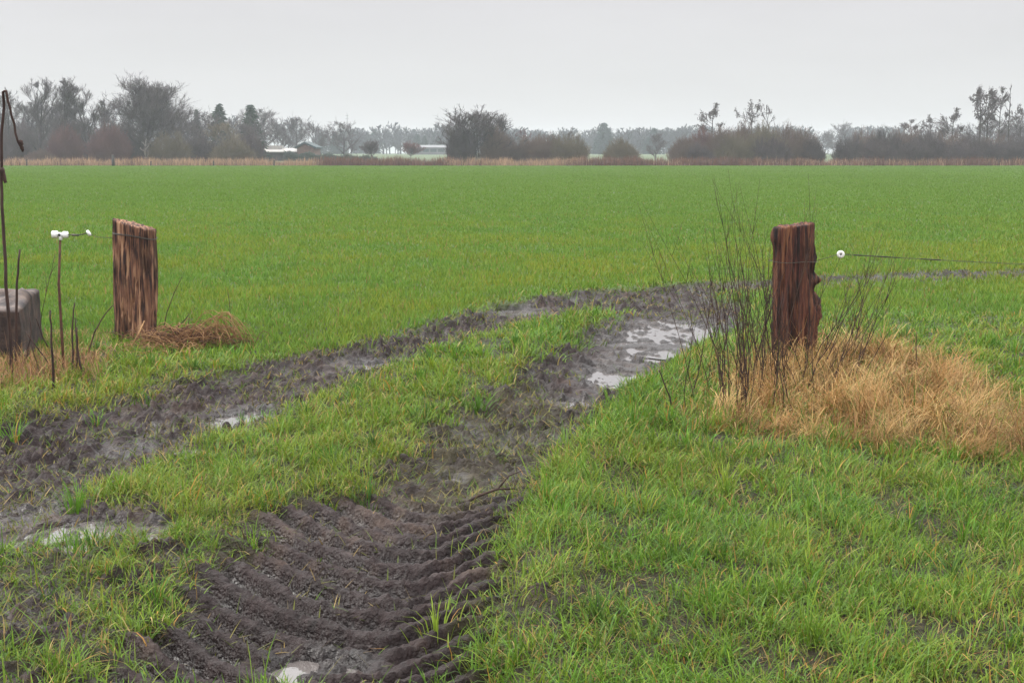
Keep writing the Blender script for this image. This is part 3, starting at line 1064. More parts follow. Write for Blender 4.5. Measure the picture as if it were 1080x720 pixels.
for (p, q) in (((xa - .5, ze2 - .1), (xm, zr)), ((xm, zr), (xb + .5, ze2 - .1))):
    mb.add([(p[0], yb - .5, p[1]), (q[0], yb - .5, q[1]), (q[0], 6.5, q[1]), (p[0], 6.5, p[1]), (p[0], yb - .5, p[1] + .35), (q[0], yb - .5, q[1] + .35), (q[0], 6.5, q[1] + .35), (p[0], 6.5, p[1] + .35)],
           [(0, 3, 2, 1), (4, 5, 6, 7), (0, 1, 5, 4), (2, 3, 7, 6), (0, 4, 7, 3), (1, 2, 6, 5)])
mb.build("gable_roof", m_roofd, fs, False)
mb = MB(); mb.box((xm - .9, yb - .08, .2), (xm + .3, yb + .02, 1.6)); mb.build("door", m_dwall, fs, False)
z2 = atd(288, 153.6, dS)[1] - zg
mb = MB(); mb.box((wx(281, dS) - ox, -.6, z_t - .5), (wx(298, dS) - ox, 2.2, z2)); mb.build("raised_roof", m_roof, fs, False)

dP = 560.
x0, x1 = wx(438, dP), wx(486, dP)
zg = H((x0 + x1) / 2, dP)
ps = empty("long_shed", ((x0 + x1) / 2, dP, zg)); tag(ps, "long pale low shed far off behind the second pollard willow", "shed")
hx = (x1 - x0) / 2
zr = atd(450, 153, dP)[1] - zg; ze = atd(450, 155.8, dP)[1] - zg
mb = MB(); mb.box((-hx, -6, -.5), (hx, 6, ze)); mb.build("wall", plain_mat("pale_wall", (.12, .12, .125), (.15, .15, .155), .8, .3), ps, False)
mb = MB()
mb.add([(-hx - .4, -6.6, ze), (hx + .4, -6.6, ze), (hx + .4, 0, zr), (-hx - .4, 0, zr), (-hx - .4, 6.6, ze), (hx + .4, 6.6, ze)], [(0, 1, 2, 3), (3, 2, 5, 4), (0, 3, 4), (1, 5, 2)])
mb.build("roof", plain_mat("pale_roof", (.12, .12, .13), (.16, .16, .17), .7, .4), ps, False)
for k in range(6):
    xx = -hx + (k + .5) * hx / 3
    mb = MB(); mb.box((xx - 1.2, -6.06, 1.0), (xx + 1.2, -6.003, 2.2)); mb.build("window", m_roofd, ps, False)

x, zt = atd(366, 119, 420)
zb = H(x, 420)
mb = MB(); mb.tube([(0, 0, 0), (0, 0, (zt - zb) * .6), (0, 0, zt - zb)], [.16, .12, .06], 8)
mast = empty("mast", (x, 420, zb)); tag(mast, "thin grey mast rising beside the free-standing bare tree", "mast")
m_steel = plain_mat("grey_steel", (.2, .2, .21), (.27, .27, .28), .6, 3)
mb.build("pole", m_steel, mast)
for f in (.93, .86, .78):
    mb = MB(); mb.tube([(-.5, 0, (zt - zb) * f), (.5, 0, (zt - zb) * f)], .05, 6); mb.build("crossarm", m_steel, mast)

# dark hedge beside the shed
d = 297.
xa, xb = wx(300, d), wx(398, d)
P0 = []; P1 = []; a0 = []; a1 = []
for k in range(9000):
    u = rng.uniform(0, 1)
    hh = (1.75 - 1.0 * u) * (1 + .2 * math.sin(u * 30))
    p = np.array([xa + (xb - xa) * u, d + rng.normal(0, .7), H(xa + (xb - xa) * .5, d) + rng.uniform(0, hh)])
    P0.append(p); P1.append(p + rng.normal(0, .25, 3)); a0.append(.07); a1.append(.02)
P0 = np.array(P0); P1 = np.array(P1); c0 = np.array([(xa + xb) / 2, d, H((xa + xb) / 2, d)])
o = link("hedge", segs_mesh("hedge", P0 - c0, P1 - c0, a0, a1, 3), M['needle'])
o.location = c0
tag(o, "low dark green hedge running right from the farm shed", "hedge")


# ------------------------------------------------------------------ blades
def blades(x, y, hgt, wid, lean, az, bend, col_root, col_tip, z=None, seg=3):
    """flat tapered blades; returns (coords, quads, tris, colours)"""
    n = len(x)
    if z is None:
        z = lookup(x, y, gz)[0]
    dx = np.cos(az); dy = np.sin(az)
    face = az + math.pi / 2 + rng.normal(0, .5, n)
    fx = np.cos(face); fy = np.sin(face)
    k = 2 * seg + 1
    co = np.empty((n, k, 3), np.float32)
    cc = np.empty((n, k, 3), np.float32)
    px_ = np.zeros(n); pz = np.zeros(n)
    ang = lean.copy()
    ds = hgt / seg
    for i in range(seg + 1):
        f = i / seg
        wv = wid * (1 - f ** 2 * .8) * .5
        cxx = x + dx * px_; cyy = y + dy * px_; czz = z - .008 + pz
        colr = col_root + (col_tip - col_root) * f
        if i < seg:
            co[:, 2 * i, 0] = cxx - fx * wv; co[:, 2 * i, 1] = cyy - fy * wv; co[:, 2 * i, 2] = czz
            co[:, 2 * i + 1, 0] = cxx + fx * wv; co[:, 2 * i + 1, 1] = cyy + fy * wv; co[:, 2 * i + 1, 2] = czz
            cc[:, 2 * i] = colr; cc[:, 2 * i + 1] = colr
        else:
            co[:, 2 * i, 0] = cxx; co[:, 2 * i, 1] = cyy; co[:, 2 * i, 2] = czz
            cc[:, 2 * i] = colr
        px_ = px_ + np.sin(ang) * ds
        pz = np.maximum(pz + np.cos(ang) * ds, .004)
        ang = np.minimum(ang + bend / seg, 2.0)
    b0 = (np.arange(n) * k)[:, None]
    q = [b0 + np.array([[2 * i, 2 * i + 1, 2 * i + 3, 2 * i + 2]]) for i in range(seg - 1)]
    tri = b0 + np.array([[2 * seg - 2, 2 * seg - 1, 2 * seg]])
    return co.reshape(-1, 3), (np.concatenate(q) if q else np.zeros((0, 4), int)), tri, cc.reshape(-1, 3)


def build_blades(name, sets, mat):
    C = []; Q = []; T = []; K = []; b0 = 0
    for (co, q, tr, c) in sets:
        C.append(co); Q.append(q + b0); T.append(tr + b0); K.append(c); b0 += len(co)
    fb = [a for a in (np.concatenate(Q), np.concatenate(T)) if len(a)]
    me_ = mesh_np(name, np.concatenate(C), fb, True, np.clip(np.concatenate(K), .003, .9))
    return link(name, me_, mat)


def wedge(y0, y1, dens, marg=1.6):
    """random ground points in the strip of land between two distances; dens(y) per square metre"""
    n = int(sum(dens(y) * (2 * (y * .385 + marg)) * .05 * (y1 - y0) / ((y1 - y0)) for y in np.arange(y0, y1, .05)))
    # draw y in proportion to width times density
    yy = np.linspace(y0, y1, 400)
    wgt = np.array([dens(v) * 2 * (v * .385 + marg) for v in yy])
    cdf = np.cumsum(wgt); cdf /= cdf[-1]
    y = np.interp(rng.uniform(0, 1, n), cdf, yy)
    x = rng.uniform(-1, 1, n) * (y * .385 + marg)
    return x, y


def pick(cols, n, p=None):
    i = rng.choice(len(cols), n, p=p)
    return np.array(cols)[i] * rng.uniform(.82, 1.18, (n, 1))


m_grass = blade_mat("grass_blades", .28, .5, .14)
m_dry = blade_mat("straw_blades", .22, .7, .15)

# --- meadow beyond the gateway
x, y = wedge(8.5, 219, lambda v: 2900 * (9 / v) ** 1.75 if v < 60 else 2900 * (9 / 60) ** 1.75 * (60 / v) ** 1.6, 3)
m_, r_, l_, c_, f_ = zone_at(x, y)
# the field starts past the wheel ruts and the gate line
gate = W([(-160, 372), (60, 372), (135, 352), (250, 372), (330, 376), (420, 350), (500, 322), (600, 306), (720, 298), (800, 300), (850, 325), (1000, 332), (1180, 332)])
gline = np.interp(x, gate[:, 0], gate[:, 1])
fld = sstep(-.5, .3, y - gline)
keep = rng.uniform(0, 1, len(x)) < fld * (1 - m_) + .0
keep &= (r_ < .02) & (l_ < .02)
x, y = x[keep], y[keep]
n = len(x)
big = fbm(x * .06, y * .06, 84, 3); med = fbm(x * .5, y * .35, 95, 3)
clump = fbm(x * 2.6, y * 2.2, 96, 3)
hg = np.clip(.080 + .03 * med + .075 * clump + rng.normal(0, .020, n), .025, .2) * (1 + .12 * sstep(20, 120, y))
wd = (.0044 + .00052 * y) * rng.uniform(.6, 1.4, n)
yel = sstep(-.45, .45, med + .5 * big) * sstep(58, 16, y)
green = pick([(.096, .205, .030), (.114, .223, .032), (.080, .182, .030), (.134, .232, .036)], n)
green = green * (1 + .35 * np.clip(clump, -.5, .5) * sstep(70, 15, y))[:, None]
yg = pick([(.23, .25, .020), (.28, .265, .03)], n)
tip = green + (yg - green) * (yel * rng.uniform(0, 1, n) * .85)[:, None]
dryb = rng.uniform(0, 1, n) < .04
tip[dryb] = pick([(.26, .19, .07)], int(dryb.sum()))
tip = tip + (tip.mean(0)[None] * (1 + .10 * big + .12 * med)[:, None] - tip) * (sstep(15, 70, y) * .8)[:, None]
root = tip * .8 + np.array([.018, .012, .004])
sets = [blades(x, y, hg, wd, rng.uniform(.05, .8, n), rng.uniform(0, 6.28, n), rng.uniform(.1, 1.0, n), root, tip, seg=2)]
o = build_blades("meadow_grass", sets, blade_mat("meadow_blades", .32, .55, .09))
tag(o, "short bright green grass covering the whole field", "grass", None, "stuff")
print("meadow", n)

# --- verge, centre strip and left bank grass (long and tufty)
x, y = wedge(3.4, 19.5, lambda v: 9500 if v < 6 else 9500 * (6 / v) ** 1.7, 1.2)
m_, r_, l_, c_, f_ = zone_at(x, y)
gline = np.interp(x, gate[:, 0], gate[:, 1])
sw = sdist(x, y, STRAW)
tf = fbm(x * 3.1, y * 3.1, 101, 3)
bare = fbm(x * 1.7, y * 1.7, 102, 3)
dens = (1 - m_) * (1 - sstep(-.3, .3, y - gline))
tf2 = fbm(x * 7.5, y * 7.5, 104, 2)
dens = dens * np.clip(.62 + 1.5 * tf + .9 * tf2, .07, 1)
dens = dens * (1 - .35 * sstep(-.2, .2, sdist(x, y, BARE_PATCH) + .5 * bare))
dens = dens * (1 - .35 * sstep(.12, .42, bare))
dens = dens * (1 - .80 * sstep(-.1, .25, sw))
keep = rng.uniform(0, 1, len(x)) < dens
x, y, tf = x[keep], y[keep], tf[keep]
n = len(x)
right = sstep(-.3, .6, x + .02 * y)
lush = sstep(-.9, -.1, sdist(x, y, RUT_R)) * sstep(6.2, 7.2, y) * (x > 0)        # taller tufts on the verge of the right rut
strip = (x < .4) & (y > 6.2) & (y < 11)
hg = .035 + .060 * np.clip(tf + .25, 0, 1) + .045 * lush + rng.gamma(2, .017, n)
hg = np.where(strip, hg * 1.05, hg)
k1 = fbm(x * .9, y * .9, 111, 3)
cols = pick([(.070, .175, .016), (.098, .225, .020), (.14, .25, .022), (.052, .125, .020), (.10, .21, .050), (.185, .26, .026)], n, [.2, .24, .2, .12, .14, .1])
ylw = pick([(.26, .28, .030), (.32, .29, .045), (.22, .26, .028)], n)
mixk = np.clip(.22 + .8 * k1 + strip * .28 - .1 * lush, 0, .8) * rng.uniform(0, 1, n)
tip = cols + (ylw - cols) * mixk[:, None]
dd = rng.uniform(0, 1, n) < np.clip(.085 + .10 * k1 + .22 * sstep(-.55, .0, sdist(x, y, STRAW)) + .1 * sstep(-.3, .0, sdist(x, y, STRAW_L)), .02, .6)
tip[dd] = pick([(.33, .22, .08), (.26, .16, .06), (.38, .29, .12), (.40, .21, .05)], int(dd.sum()))
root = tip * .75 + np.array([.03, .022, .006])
wd = np.maximum(.0040, .00066 * y) * rng.uniform(.6, 1.5, n)
az = fbm(x * .8, y * .8, 121, 2) * 6 + rng.normal(0, 1.7, n)
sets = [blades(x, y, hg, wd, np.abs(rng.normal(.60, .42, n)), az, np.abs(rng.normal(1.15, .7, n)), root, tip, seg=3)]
# tussocks
tx, ty = wedge(3.6, 12.5, lambda v: 7.5, .8)
m2, r2, l2, c2, f2 = zone_at(tx, ty)
gl2 = np.interp(tx, gate[:, 0], gate[:, 1])
dn = (1 - m2) * (ty < gl2 - .2) * (1 - sstep(-.1, .2, sdist(tx, ty, STRAW))) * (1 - .55 * sstep(-.1, .2, sdist(tx, ty, BARE_PATCH)))
cor = (c2 > .0) & (r2 < 0) & (l2 < .1)
dn = np.maximum(dn, cor * .9)
dn = np.maximum(dn, ((r2 > 0) & (r2 < .25) & (ty > 6.2) | ((l2 > 0) & (l2 < .45))) * .28)
kp = rng.uniform(0, 1, len(tx)) < dn * .8
tx, ty = tx[kp], ty[kp]
nb = rng.integers(16, 54, len(tx))
bx = np.repeat(tx, nb); by = np.repeat(ty, nb)
nt_ = len(bx)
a_ = rng.uniform(0, 6.28, nt_)
rad = np.abs(rng.normal(0, .05, nt_))
th = np.repeat(rng.uniform(.08, .17, len(tx)), nb) * rng.uniform(.55, 1.15, nt_)
tc_ = np.repeat(pick([(.062, .165, .016), (.09, .22, .020), (.125, .24, .024), (.050, .125, .022), (.17, .25, .026)], len(tx)), nb, axis=0) * rng.uniform(.8, 1.25, (nt_, 1))
dd = rng.uniform(0, 1, nt_) < .07
tc_[dd] = pick([(.33, .22, .08), (.40, .21, .05)], int(dd.sum()))
sets.append(blades(bx + np.cos(a_) * rad, by + np.sin(a_) * rad, th, np.maximum(.0042, .0007 * by) * rng.uniform(.7, 1.3, nt_), np.clip(rad * 7 + rng.normal(0, .15, nt_), 0, 1.1), a_ + rng.normal(0, .4, nt_),
                   np.abs(rng.normal(1.0, .5, nt_)), tc_ * .78 + np.array([.02, .015, .004]), tc_, seg=3))
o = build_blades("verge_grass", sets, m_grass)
tag(o, "long tufty green grass on the verges and between the ruts", "grass", None, "stuff")
print("verge", n, nt_)

# --- trampled wisps lying in the mud
x, y = wedge(3.6, 22, lambda v: 3600 if v < 7 else 3600 * (7 / v) ** 1.4, 1.0)
m_, r_, l_, c_, f_ = zone_at(x, y)
p1 = fbm(x * 1.8, y * 1.8, 131, 4)
p2 = fbm(x * 7, y * 7, 132, 2)
t_ = x - vline(y)
tread = (r_ > .05) & (y < 6.6)
dens = np.clip(m_ + .55 * (y < 10), .0, 1) * np.clip(.10 + 1.1 * p1 + .5 * p2 + .42 * sstep(-.1, .3, sdist(x, y, MIXED)) + .25 * (l_ > 0) + .3 * (m_ < .7) + .4 * sstep(.22, .02, np.maximum(r_, l_)), 0, 1)
dens = dens * np.where(tread, .22 + .5 * (p2 > .25), 1.0)
for (cx, cy_, a, b_, zw, lab, off) in PUDW:
    dens = dens * (np.hypot((x - cx) / a, (y - cy_) / b_) > .8)
keep = rng.uniform(0, 1, len(x)) < dens
x, y = x[keep], y[keep]; n = len(x)
tip = pick([(.135, .145, .032), (.095, .125, .028), (.19, .17, .05), (.27, .19, .07), (.085, .15, .025), (.10, .075, .035)], n, [.24, .24, .16, .1, .16, .1])
o = build_blades("trampled_grass", [blades(x, y, rng.uniform(.03, .10, n), np.maximum(.0042, .0007 * y) * rng.uniform(.7, 1.5, n), rng.uniform(.5, 1.5, n),
                                           rng.uniform(0, 6.28, n), rng.uniform(-.2, .6, n), tip * .85, tip, seg=3)], m_grass)
tag(o, "dull olive wisps of trampled grass pressed into the mud", "grass", None, "stuff")
print("wisps", n)


# --- straw round the right post and under the left stems
def straw_points(poly, nn, edge=.22):
    lo = poly.min(0) - .4; hi = poly.max(0) + .4
    x = rng.uniform(lo[0], hi[0], nn); y = rng.uniform(lo[1], hi[1], nn)
    d = sdist(x, y, poly) + .35 * fbm(x * 1.4, y * 1.4, 141, 3)
    k = rng.uniform(0, 1, nn) < sstep(-edge, edge * 1.5, d)
    return x[k], y[k]


x, y = straw_points(STRAW, 30000)
n = len(x)
pp = at(835, 392)
dp = np.hypot(x - pp[0], y - pp[1])
tuft = fbm(x * 2.2, y * 2.2, 142, 3)
hg = np.clip(.15 + .16 * np.exp(-(dp / .9) ** 2) + .30 * tuft + rng.normal(0, .06, n), .05, .5)
cols = pick([(.38, .225, .085), (.45, .285, .12), (.28, .15, .06), (.52, .37, .18), (.14, .085, .045), (.12, .17, .030)], n, [.24, .20, .15, .12, .13, .16])
az = -0.9 + fbm(x * 1.6, y * 1.6, 143, 3) * 6.5 + rng.normal(0, .9, n)
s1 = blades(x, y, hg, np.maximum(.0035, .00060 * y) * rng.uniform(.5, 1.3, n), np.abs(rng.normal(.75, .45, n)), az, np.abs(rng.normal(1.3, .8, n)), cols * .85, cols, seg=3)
tx, ty = straw_points(STRAW, 210, .10)
nb = rng.integers(40, 110, len(tx)); nt_ = int(nb.sum())
a_ = rng.uniform(0, 6.28, nt_); rad = np.abs(rng.normal(0, .06, nt_))
comb = np.repeat(rng.uniform(0, 6.28, len(tx)), nb)
a2_ = comb + rng.normal(0, 1.1, nt_)
ct = np.repeat(pick([(.42, .26, .105), (.50, .34, .15), (.33, .185, .07), (.24, .13, .055)], len(tx)), nb, axis=0) * rng.uniform(.7, 1.25, (nt_, 1))
gg = rng.uniform(0, 1, nt_) < .10
ct[gg] = pick([(.10, .16, .03), (.15, .18, .04)], int(gg.sum()))
bx = np.repeat(tx, nb) + np.cos(a_) * rad; by = np.repeat(ty, nb) + np.sin(a_) * rad
s1b = blades(bx, by, np.repeat(rng.uniform(.20, .44, len(tx)), nb) * rng.uniform(.6, 1.15, nt_), np.maximum(.0034, .0005 * by) * rng.uniform(.6, 1.2, nt_),
             np.clip(np.abs(rng.normal(.45, .3, nt_)), 0, 1.2), a2_, np.abs(rng.normal(1.7, .6, nt_)), ct * .85, ct, seg=4)
x, y = straw_points(STRAW_L, 9000, .15)
n = len(x)
cols = pick([(.34, .19, .09), (.42, .27, .13), (.25, .13, .075), (.16, .09, .06)], n)
s2 = blades(x, y, np.clip(rng.normal(.17, .06, n), .05, .35), np.full(n, .005), np.abs(rng.normal(.5, .4, n)), rng.uniform(0, 6.28, n), np.abs(rng.normal(.8, .6, n)), cols * .85, cols, seg=3)
px0 = at(75, 358)
x, y = straw_points(np.array([px0 + np.array(v) for v in ((-.25, -.3), (.5, -.35), (.55, .25), (-.2, .3))]), 2600, .12)
n = len(x)
cols = pick([(.34, .22, .09), (.42, .29, .13)], n)
s3 = blades(x, y, rng.uniform(.06, .16, n), np.full(n, .005), np.abs(rng.normal(.6, .4, n)), rng.uniform(0, 6.28, n), np.abs(rng.normal(.8, .6, n)), cols * .85, cols, seg=3)
o = build_blades("dry_grass", [s1, s1b, s2, s3], m_dry)
tag(o, "tangled straw-coloured dry grass round the right post and left stems", "grass", None, "stuff")

# --- reeds along the far ditch
n = 34000
x = rng.uniform(-105, 118, n); y = 220.5 + rng.uniform(-1.2, 4.5, n)
pxx = 540 + x / y * FPX
k = fbm(x * .12, np.zeros(n) + .5, 151, 3) + .3 * fbm(x * .7, y * .3, 152, 2)
redness = np.clip(sstep(330, 350, pxx) * sstep(486, 460, pxx) + sstep(600, 640, pxx) * .8 + .9 * k, 0, 1)
k5 = fbm(x * .35, y * .5, 153, 3)
hg = np.clip(.95 + .6 * k + .8 * k5 + rng.normal(0, .28, n) + .15 * redness, .2, 2.1)
tan = pick([(.30, .195, .125), (.36, .24, .15), (.22, .145, .10)], n)
red = pick([(.13, .060, .045), (.17, .08, .055), (.10, .052, .040)], n)
tan = tan * (1 + .7 * k5)[:, None]
cc = tan + (red - tan) * (rng.uniform(0, 1, n) < redness)[:, None]
o = build_blades("reed_bed", [blades(x, y, hg, rng.uniform(.04, .11, n), rng.uniform(0, .4, n), rng.uniform(0, 6.28, n), rng.uniform(0, .5, n), cc * .9, cc, seg=2)], m_dry)
tag(o, "strip of tan and rusty dead reeds along the far ditch", "reeds", None, "stuff")

# little posts along the ditch
m_post = plain_mat("old_post", (.035, .03, .03), (.06, .05, .045), .9, 6)
FP = [(119, 163.5, "thickest small dark fence post, below the larger reddish shrub"), (159, 170, "small fence post before the reeds below the biggest tree"),
      (225, 169.5, "small fence post before the reeds below the rounded conifer"), (289, 169, "small fence post before the reeds below the farm shed"),
      (28, 168, "small fence post before the reeds near the tall broken stem")]
for i, (px, yt, lab) in enumerate(FP):
    x, zt = atd(px, yt, 217.5)
    r0 = .24 if i == 0 else .11
    mb = MB(); mb.tube([(0, 0, -.2), (.01, 0, (zt) * .5), (.03, 0, zt - .04), (.03, 0, zt)], [r0, r0 * .95, r0 * .9, r0 * .6], 8)
    o = mb.build("fence_post", m_post)
    o.location = (x, 217.5, H(x, 217.5))
    tag(o, lab, "fence post", "posts along the far ditch")


# ------------------------------------------------------------------ gate posts
def wood_mat(name, lo, mid, hi, hue):
    m, t, b = new_mat(name)
    tc = t.nodes.new("ShaderNodeTexCoord")
    mp = t.nodes.new("ShaderNodeMapping"); mp.inputs["Scale"].default_value = (1, 1, .055)
    t.links.new(tc.outputs["Object"], mp.inputs[0])
    n1 = t.nodes.new("ShaderNodeTexNoise"); n1.inputs["Scale"].default_value = 42; n1.inputs["Detail"].default_value = 9; n1.inputs["Roughness"].default_value = .62
    t.links.new(mp.outputs[0], n1.inputs["Vector"])
    r = t.nodes.new("ShaderNodeValToRGB")
    e = r.color_ramp.elements
    e[0].position = .40; e[0].color = (*lo, 1)
    e[1].position = .64; e[1].color = (*hi, 1)
    q = e.new(.52); q.color = (*mid, 1)
    t.links.new(n1.outputs["Fac"], r.inputs[0])
    mp2 = t.nodes.new("ShaderNodeMapping"); mp2.inputs["Scale"].default_value = (1, 1, .28)
    t.links.new(tc.outputs["Object"], mp2.inputs[0])
    n2 = t.nodes.new("ShaderNodeTexNoise"); n2.inputs["Scale"].default_value = 7.5; n2.inputs["Detail"].default_value = 5
    t.links.new(mp2.outputs[0], n2.inputs["Vector"])
    r2 = t.nodes.new("ShaderNodeValToRGB")
    r2.color_ramp.elements[0].position = .38; r2.color_ramp.elements[0].color = (.14, .13, .16, 1)
    r2.color_ramp.elements[1].position = .48; r2.color_ramp.elements[1].color = (1, 1, 1, 1)
    t.links.new(n2.outputs["Fac"], r2.inputs[0])
    mx = t.nodes.new("ShaderNodeMix"); mx.data_type = 'RGBA'; mx.blend_type = 'MULTIPLY'; mx.inputs["Factor"].default_value = .85
    t.links.new(r.outputs[0], mx.inputs["A"]); t.links.new(r2.outputs[0], mx.inputs["B"])
    t.links.new(mx.outputs["Result"], b.inputs["Base Color"])
    b.inputs["Roughness"].default_value = .72
    b.inputs["Specular IOR Level"].default_value = .3
    bp = t.nodes.new("ShaderNodeBump"); bp.inputs["Strength"].default_value = .8; bp.inputs["Distance"].default_value = .015
    t.links.new(n1.outputs["Fac"], bp.inputs["Height"]); t.links.new(bp.outputs[0], b.inputs["Normal"])
    return m


def log_mesh(name, rad, h, seed, fx, fz, shape, nseg=110, nz=90):
    """weathered post: grooved, cracked, ragged at the top"""
    th = np.linspace(0, 2 * math.pi, nseg, endpoint=False)
    zz = np.linspace(-.25, 1, nz)
    T, Z = np.meshgrid(th, zz)
    cxn = np.cos(T) * 3; syn = np.sin(T) * 3
    gro = fbm(T * 9 / 1.0, Z * 1.1 + 40, seed, 3)
    # wrap-safe grooves: blend two copies
    w_ = T / (2 * math.pi)
    g2 = fbm((T - 2 * math.pi) * 9, Z * 1.1 + 40, seed, 3)
    gro = gro * (1 - w_) + g2 * w_
    fine = fbm(cxn * 7 + 20, syn * 7 + Z * 3.5, seed + 5, 3)
    crack = -np.clip(np.abs(gro) * -9 + 1, 0, 1)
    rr = rad * (1 + .09 * gro + .035 * fine + .15 * crack)
    rr, X, Y, Zm = shape(T, Z, rr, gro, fine)
    co = np.stack([X, Y, Zm], -1).reshape(-1, 3)
    idx = np.arange(nz * nseg).reshape(nz, nseg)
    nx_ = np.roll(idx, -1, 1)
    q = np.stack([idx[:-1], nx_[:-1], nx_[1:], idx[1:]], -1).reshape(-1, 4)
    # top: rings towards the middle
    top = co[(nz - 1) * nseg:]
    cen = top.mean(0)
    rings = [idx[-1]]
    extra = []
    nbase = len(co)
    for j, f in enumerate((.93, .7, .45, .2)):
        ring = cen + (top - cen) * f
        ring[:, 2] = top[:, 2] * f + cen[2] * (1 - f) + (.010 if j == 0 else 0) + .016 * fbm(ring[:, 0] * 22, ring[:, 1] * 22, seed + 9, 3)
        rings.append(np.arange(nbase, nbase + nseg)); nbase += nseg
        extra.append(ring)
    extra.append((cen + np.array([0, 0, -.01]))[None])
    for a_, b_ in zip(rings[:-1], rings[1:]):
        q = np.vstack([q, np.stack([a_, np.roll(a_, -1), np.roll(b_, -1), b_], -1)])
    tri = np.stack([rings[-1], np.roll(rings[-1], -1), np.full(nseg, nbase)], -1)
    return mesh_np(name, np.vstack([co] + extra), [q, tri], True)


pl = at(143, 358)
hl = .99


def shape_l(T, Z, rr, gro, fine):
    z = Z * hl
    bul = 1 + .05 * np.sin((Z - .1) * 3.0) - .03 * Z
    r = rr * bul
    X = r * np.cos(T) + .028 * Z
    Y = r * np.sin(T) * .9
    topz = hl + .018 * gro - .05 * np.cos(T) + .01 * fine
    Zm = np.where(Z > 0, Z * topz, z)
    return r, X, Y, Zm


mw1 = wood_mat("weathered_reddish_wood", (.030, .017, .016), (.185, .085, .052), (.44, .26, .155), 0)
post_l = empty("gate_post", (pl[0], pl[1], H(*pl)))
tag(post_l, "thick weathered round post with wire near its top, left of the track", "gate post", "posts either side of the gateway")
link("log", log_mesh("left_log", .183, hl, 401, 1, 1, shape_l), mw1, post_l)
m_wire = plain_mat("dull_wire", (.045, .05, .048), (.09, .075, .06), .5, 30)
mb = MB()
for zz_, dz in ((.90, .0), (.895, .012)):
    pts = [(.028 * .9 + .188 * math.cos(a), .170 * math.sin(a), zz_ + dz - .03 * math.cos(a) + .006 * math.sin(3 * a)) for a in np.linspace(0, 2 * math.pi, 40)]
    mb.tube(pts, .0026, 5, False)
mb.build("wire_band", m_wire, post_l)

pr = at(836, 390)
hr = 1.06


def shape_r(T, Z, rr, gro, fine):
    # squarer section, torn away on its right side at mid height
    sq = (np.abs(np.cos(T)) ** 4 + np.abs(np.sin(T)) ** 4) ** -.25
    r = rr * (1 + (sq - 1) * .55)
    side = np.clip(np.cos(T), 0, 1)
    bul = np.exp(-((Z - .36) / .12) ** 2) * .40 + np.exp(-((Z - .60) / .03) ** 2) * .22 + np.exp(-((Z - .74) / .03) ** 2) * .08 - np.exp(-((Z - .54) / .03) ** 2) * .05
    rag = fbm(Z * 8 + 5, np.cos(T) * 2.4 + np.sin(T), 433, 5, .62)
    r = r * (1 + side ** 3 * (bul + .42 * rag * sstep(.95, .7, Z) * sstep(.0, .2, Z)) + .16 * np.clip(-np.cos(T), 0, 1) ** 6 * np.exp(-((Z - .93) / .05) ** 2) * 1.0)
    X = r * np.cos(T) - .02 * Z
    Y = r * np.sin(T) * .85
    topz = hr + .02 * np.cos(T) + .016 * gro + .014 * fine
    Zm = np.where(Z > 0, Z * topz, Z * hr)
    return r, X, Y, Zm


mw2 = wood_mat("rotten_red_wood", (.014, .008, .009), (.095, .031, .020), (.20, .090, .045), 0)
post_r = empty("gate_post", (pr[0], pr[1], H(*pr)))
tag(post_r, "rotten reddish post with a torn bulging side, behind the dark twigs", "gate post", "posts either side of the gateway")
link("log", log_mesh("right_log", .150, hr, 431, 1, 1, shape_r), mw2, post_r)
mb = MB()
pts = [(-.02 + .176 * math.cos(a) * ((abs(math.cos(a)) ** 4 + abs(math.sin(a)) ** 4) ** -.25) ** .55, .150 * math.sin(a) * ((abs(math.cos(a)) ** 4 + abs(math.sin(a)) ** 4) ** -.25) ** .55,
        .80 + .004 * math.sin(4 * a)) for a in np.linspace(0, 2 * math.pi, 40)]
mb.tube(pts, .0024, 5, False)
mb.build("wire_band", m_wire, post_r)

# right wire with its white ring insulator, running on to the right
zi = .82 + H(*pr)
d_i = pr[1]
fw = empty("fence_wire", (pr[0] + .16, pr[1] - .02, zi))
tag(fw, "dark electric fence wire with a round white insulator right of the rotten post", "fence wire")
xi, z_i = atd(886, 268, d_i)
ax = xi - (pr[0] + .16)
az_ = z_i - zi
mb = MB(); mb.tube([(-.02, 0, -.02), (ax * .5, 0, az_ * .5 - .006), (ax - .02, 0, az_)], .0028, 6)
mb.build("tie_wire", m_wire, fw)
m_por = plain_mat("white_porcelain", (.80, .80, .80), (.85, .85, .84), .25, 4, spec=.5)
mb = MB(); mb.torus((ax, 0, az_), .016, .013, (.25, 1, .05), 24, 10)
ins = mb.build("insulator", m_por, fw)
mb = MB(); mb.tube([(ax, -.012, az_), (ax, .02, az_)], .006, 8); mb.build("hole_shade", plain_mat("hole_shade_paint", (.02, .02, .02), None, .9), ins)  # solid dark plug, painted in for the shade inside the ring
xe, ze_ = atd(1100, 276, 11.6)
xe -= pr[0] + .16; ze_ -= zi
mb = MB()
for s in range(2):
    pts = []
    for k in range(60):
        f = k / 59
        a = f * 60 + s * math.pi
        pts.append((ax + .02 + (xe + 2.2 - ax) * f, .9 * f + .003 * math.cos(a), az_ + (ze_ - az_) * f * 1.6 - .10 * f * (1 - f) + .004 * math.sin(a)))
    mb.tube(pts, .0016, 5)
pts0 = pts
mb.build("twisted_strand", m_wire, fw)
mb = MB()
for f0, f1, r0 in ((.02, .11, .0042), (.15, .19, .0045)):
    mb.tube([(ax + .02 + (xe + 2.2 - ax) * f, .9 * f, az_ + (ze_ - az_) * f * 1.6 - .10 * f * (1 - f)) for f in np.linspace(f0, f1, 10)], r0, 6)
mb.build("wire_sleeve", m_dwall, fw)

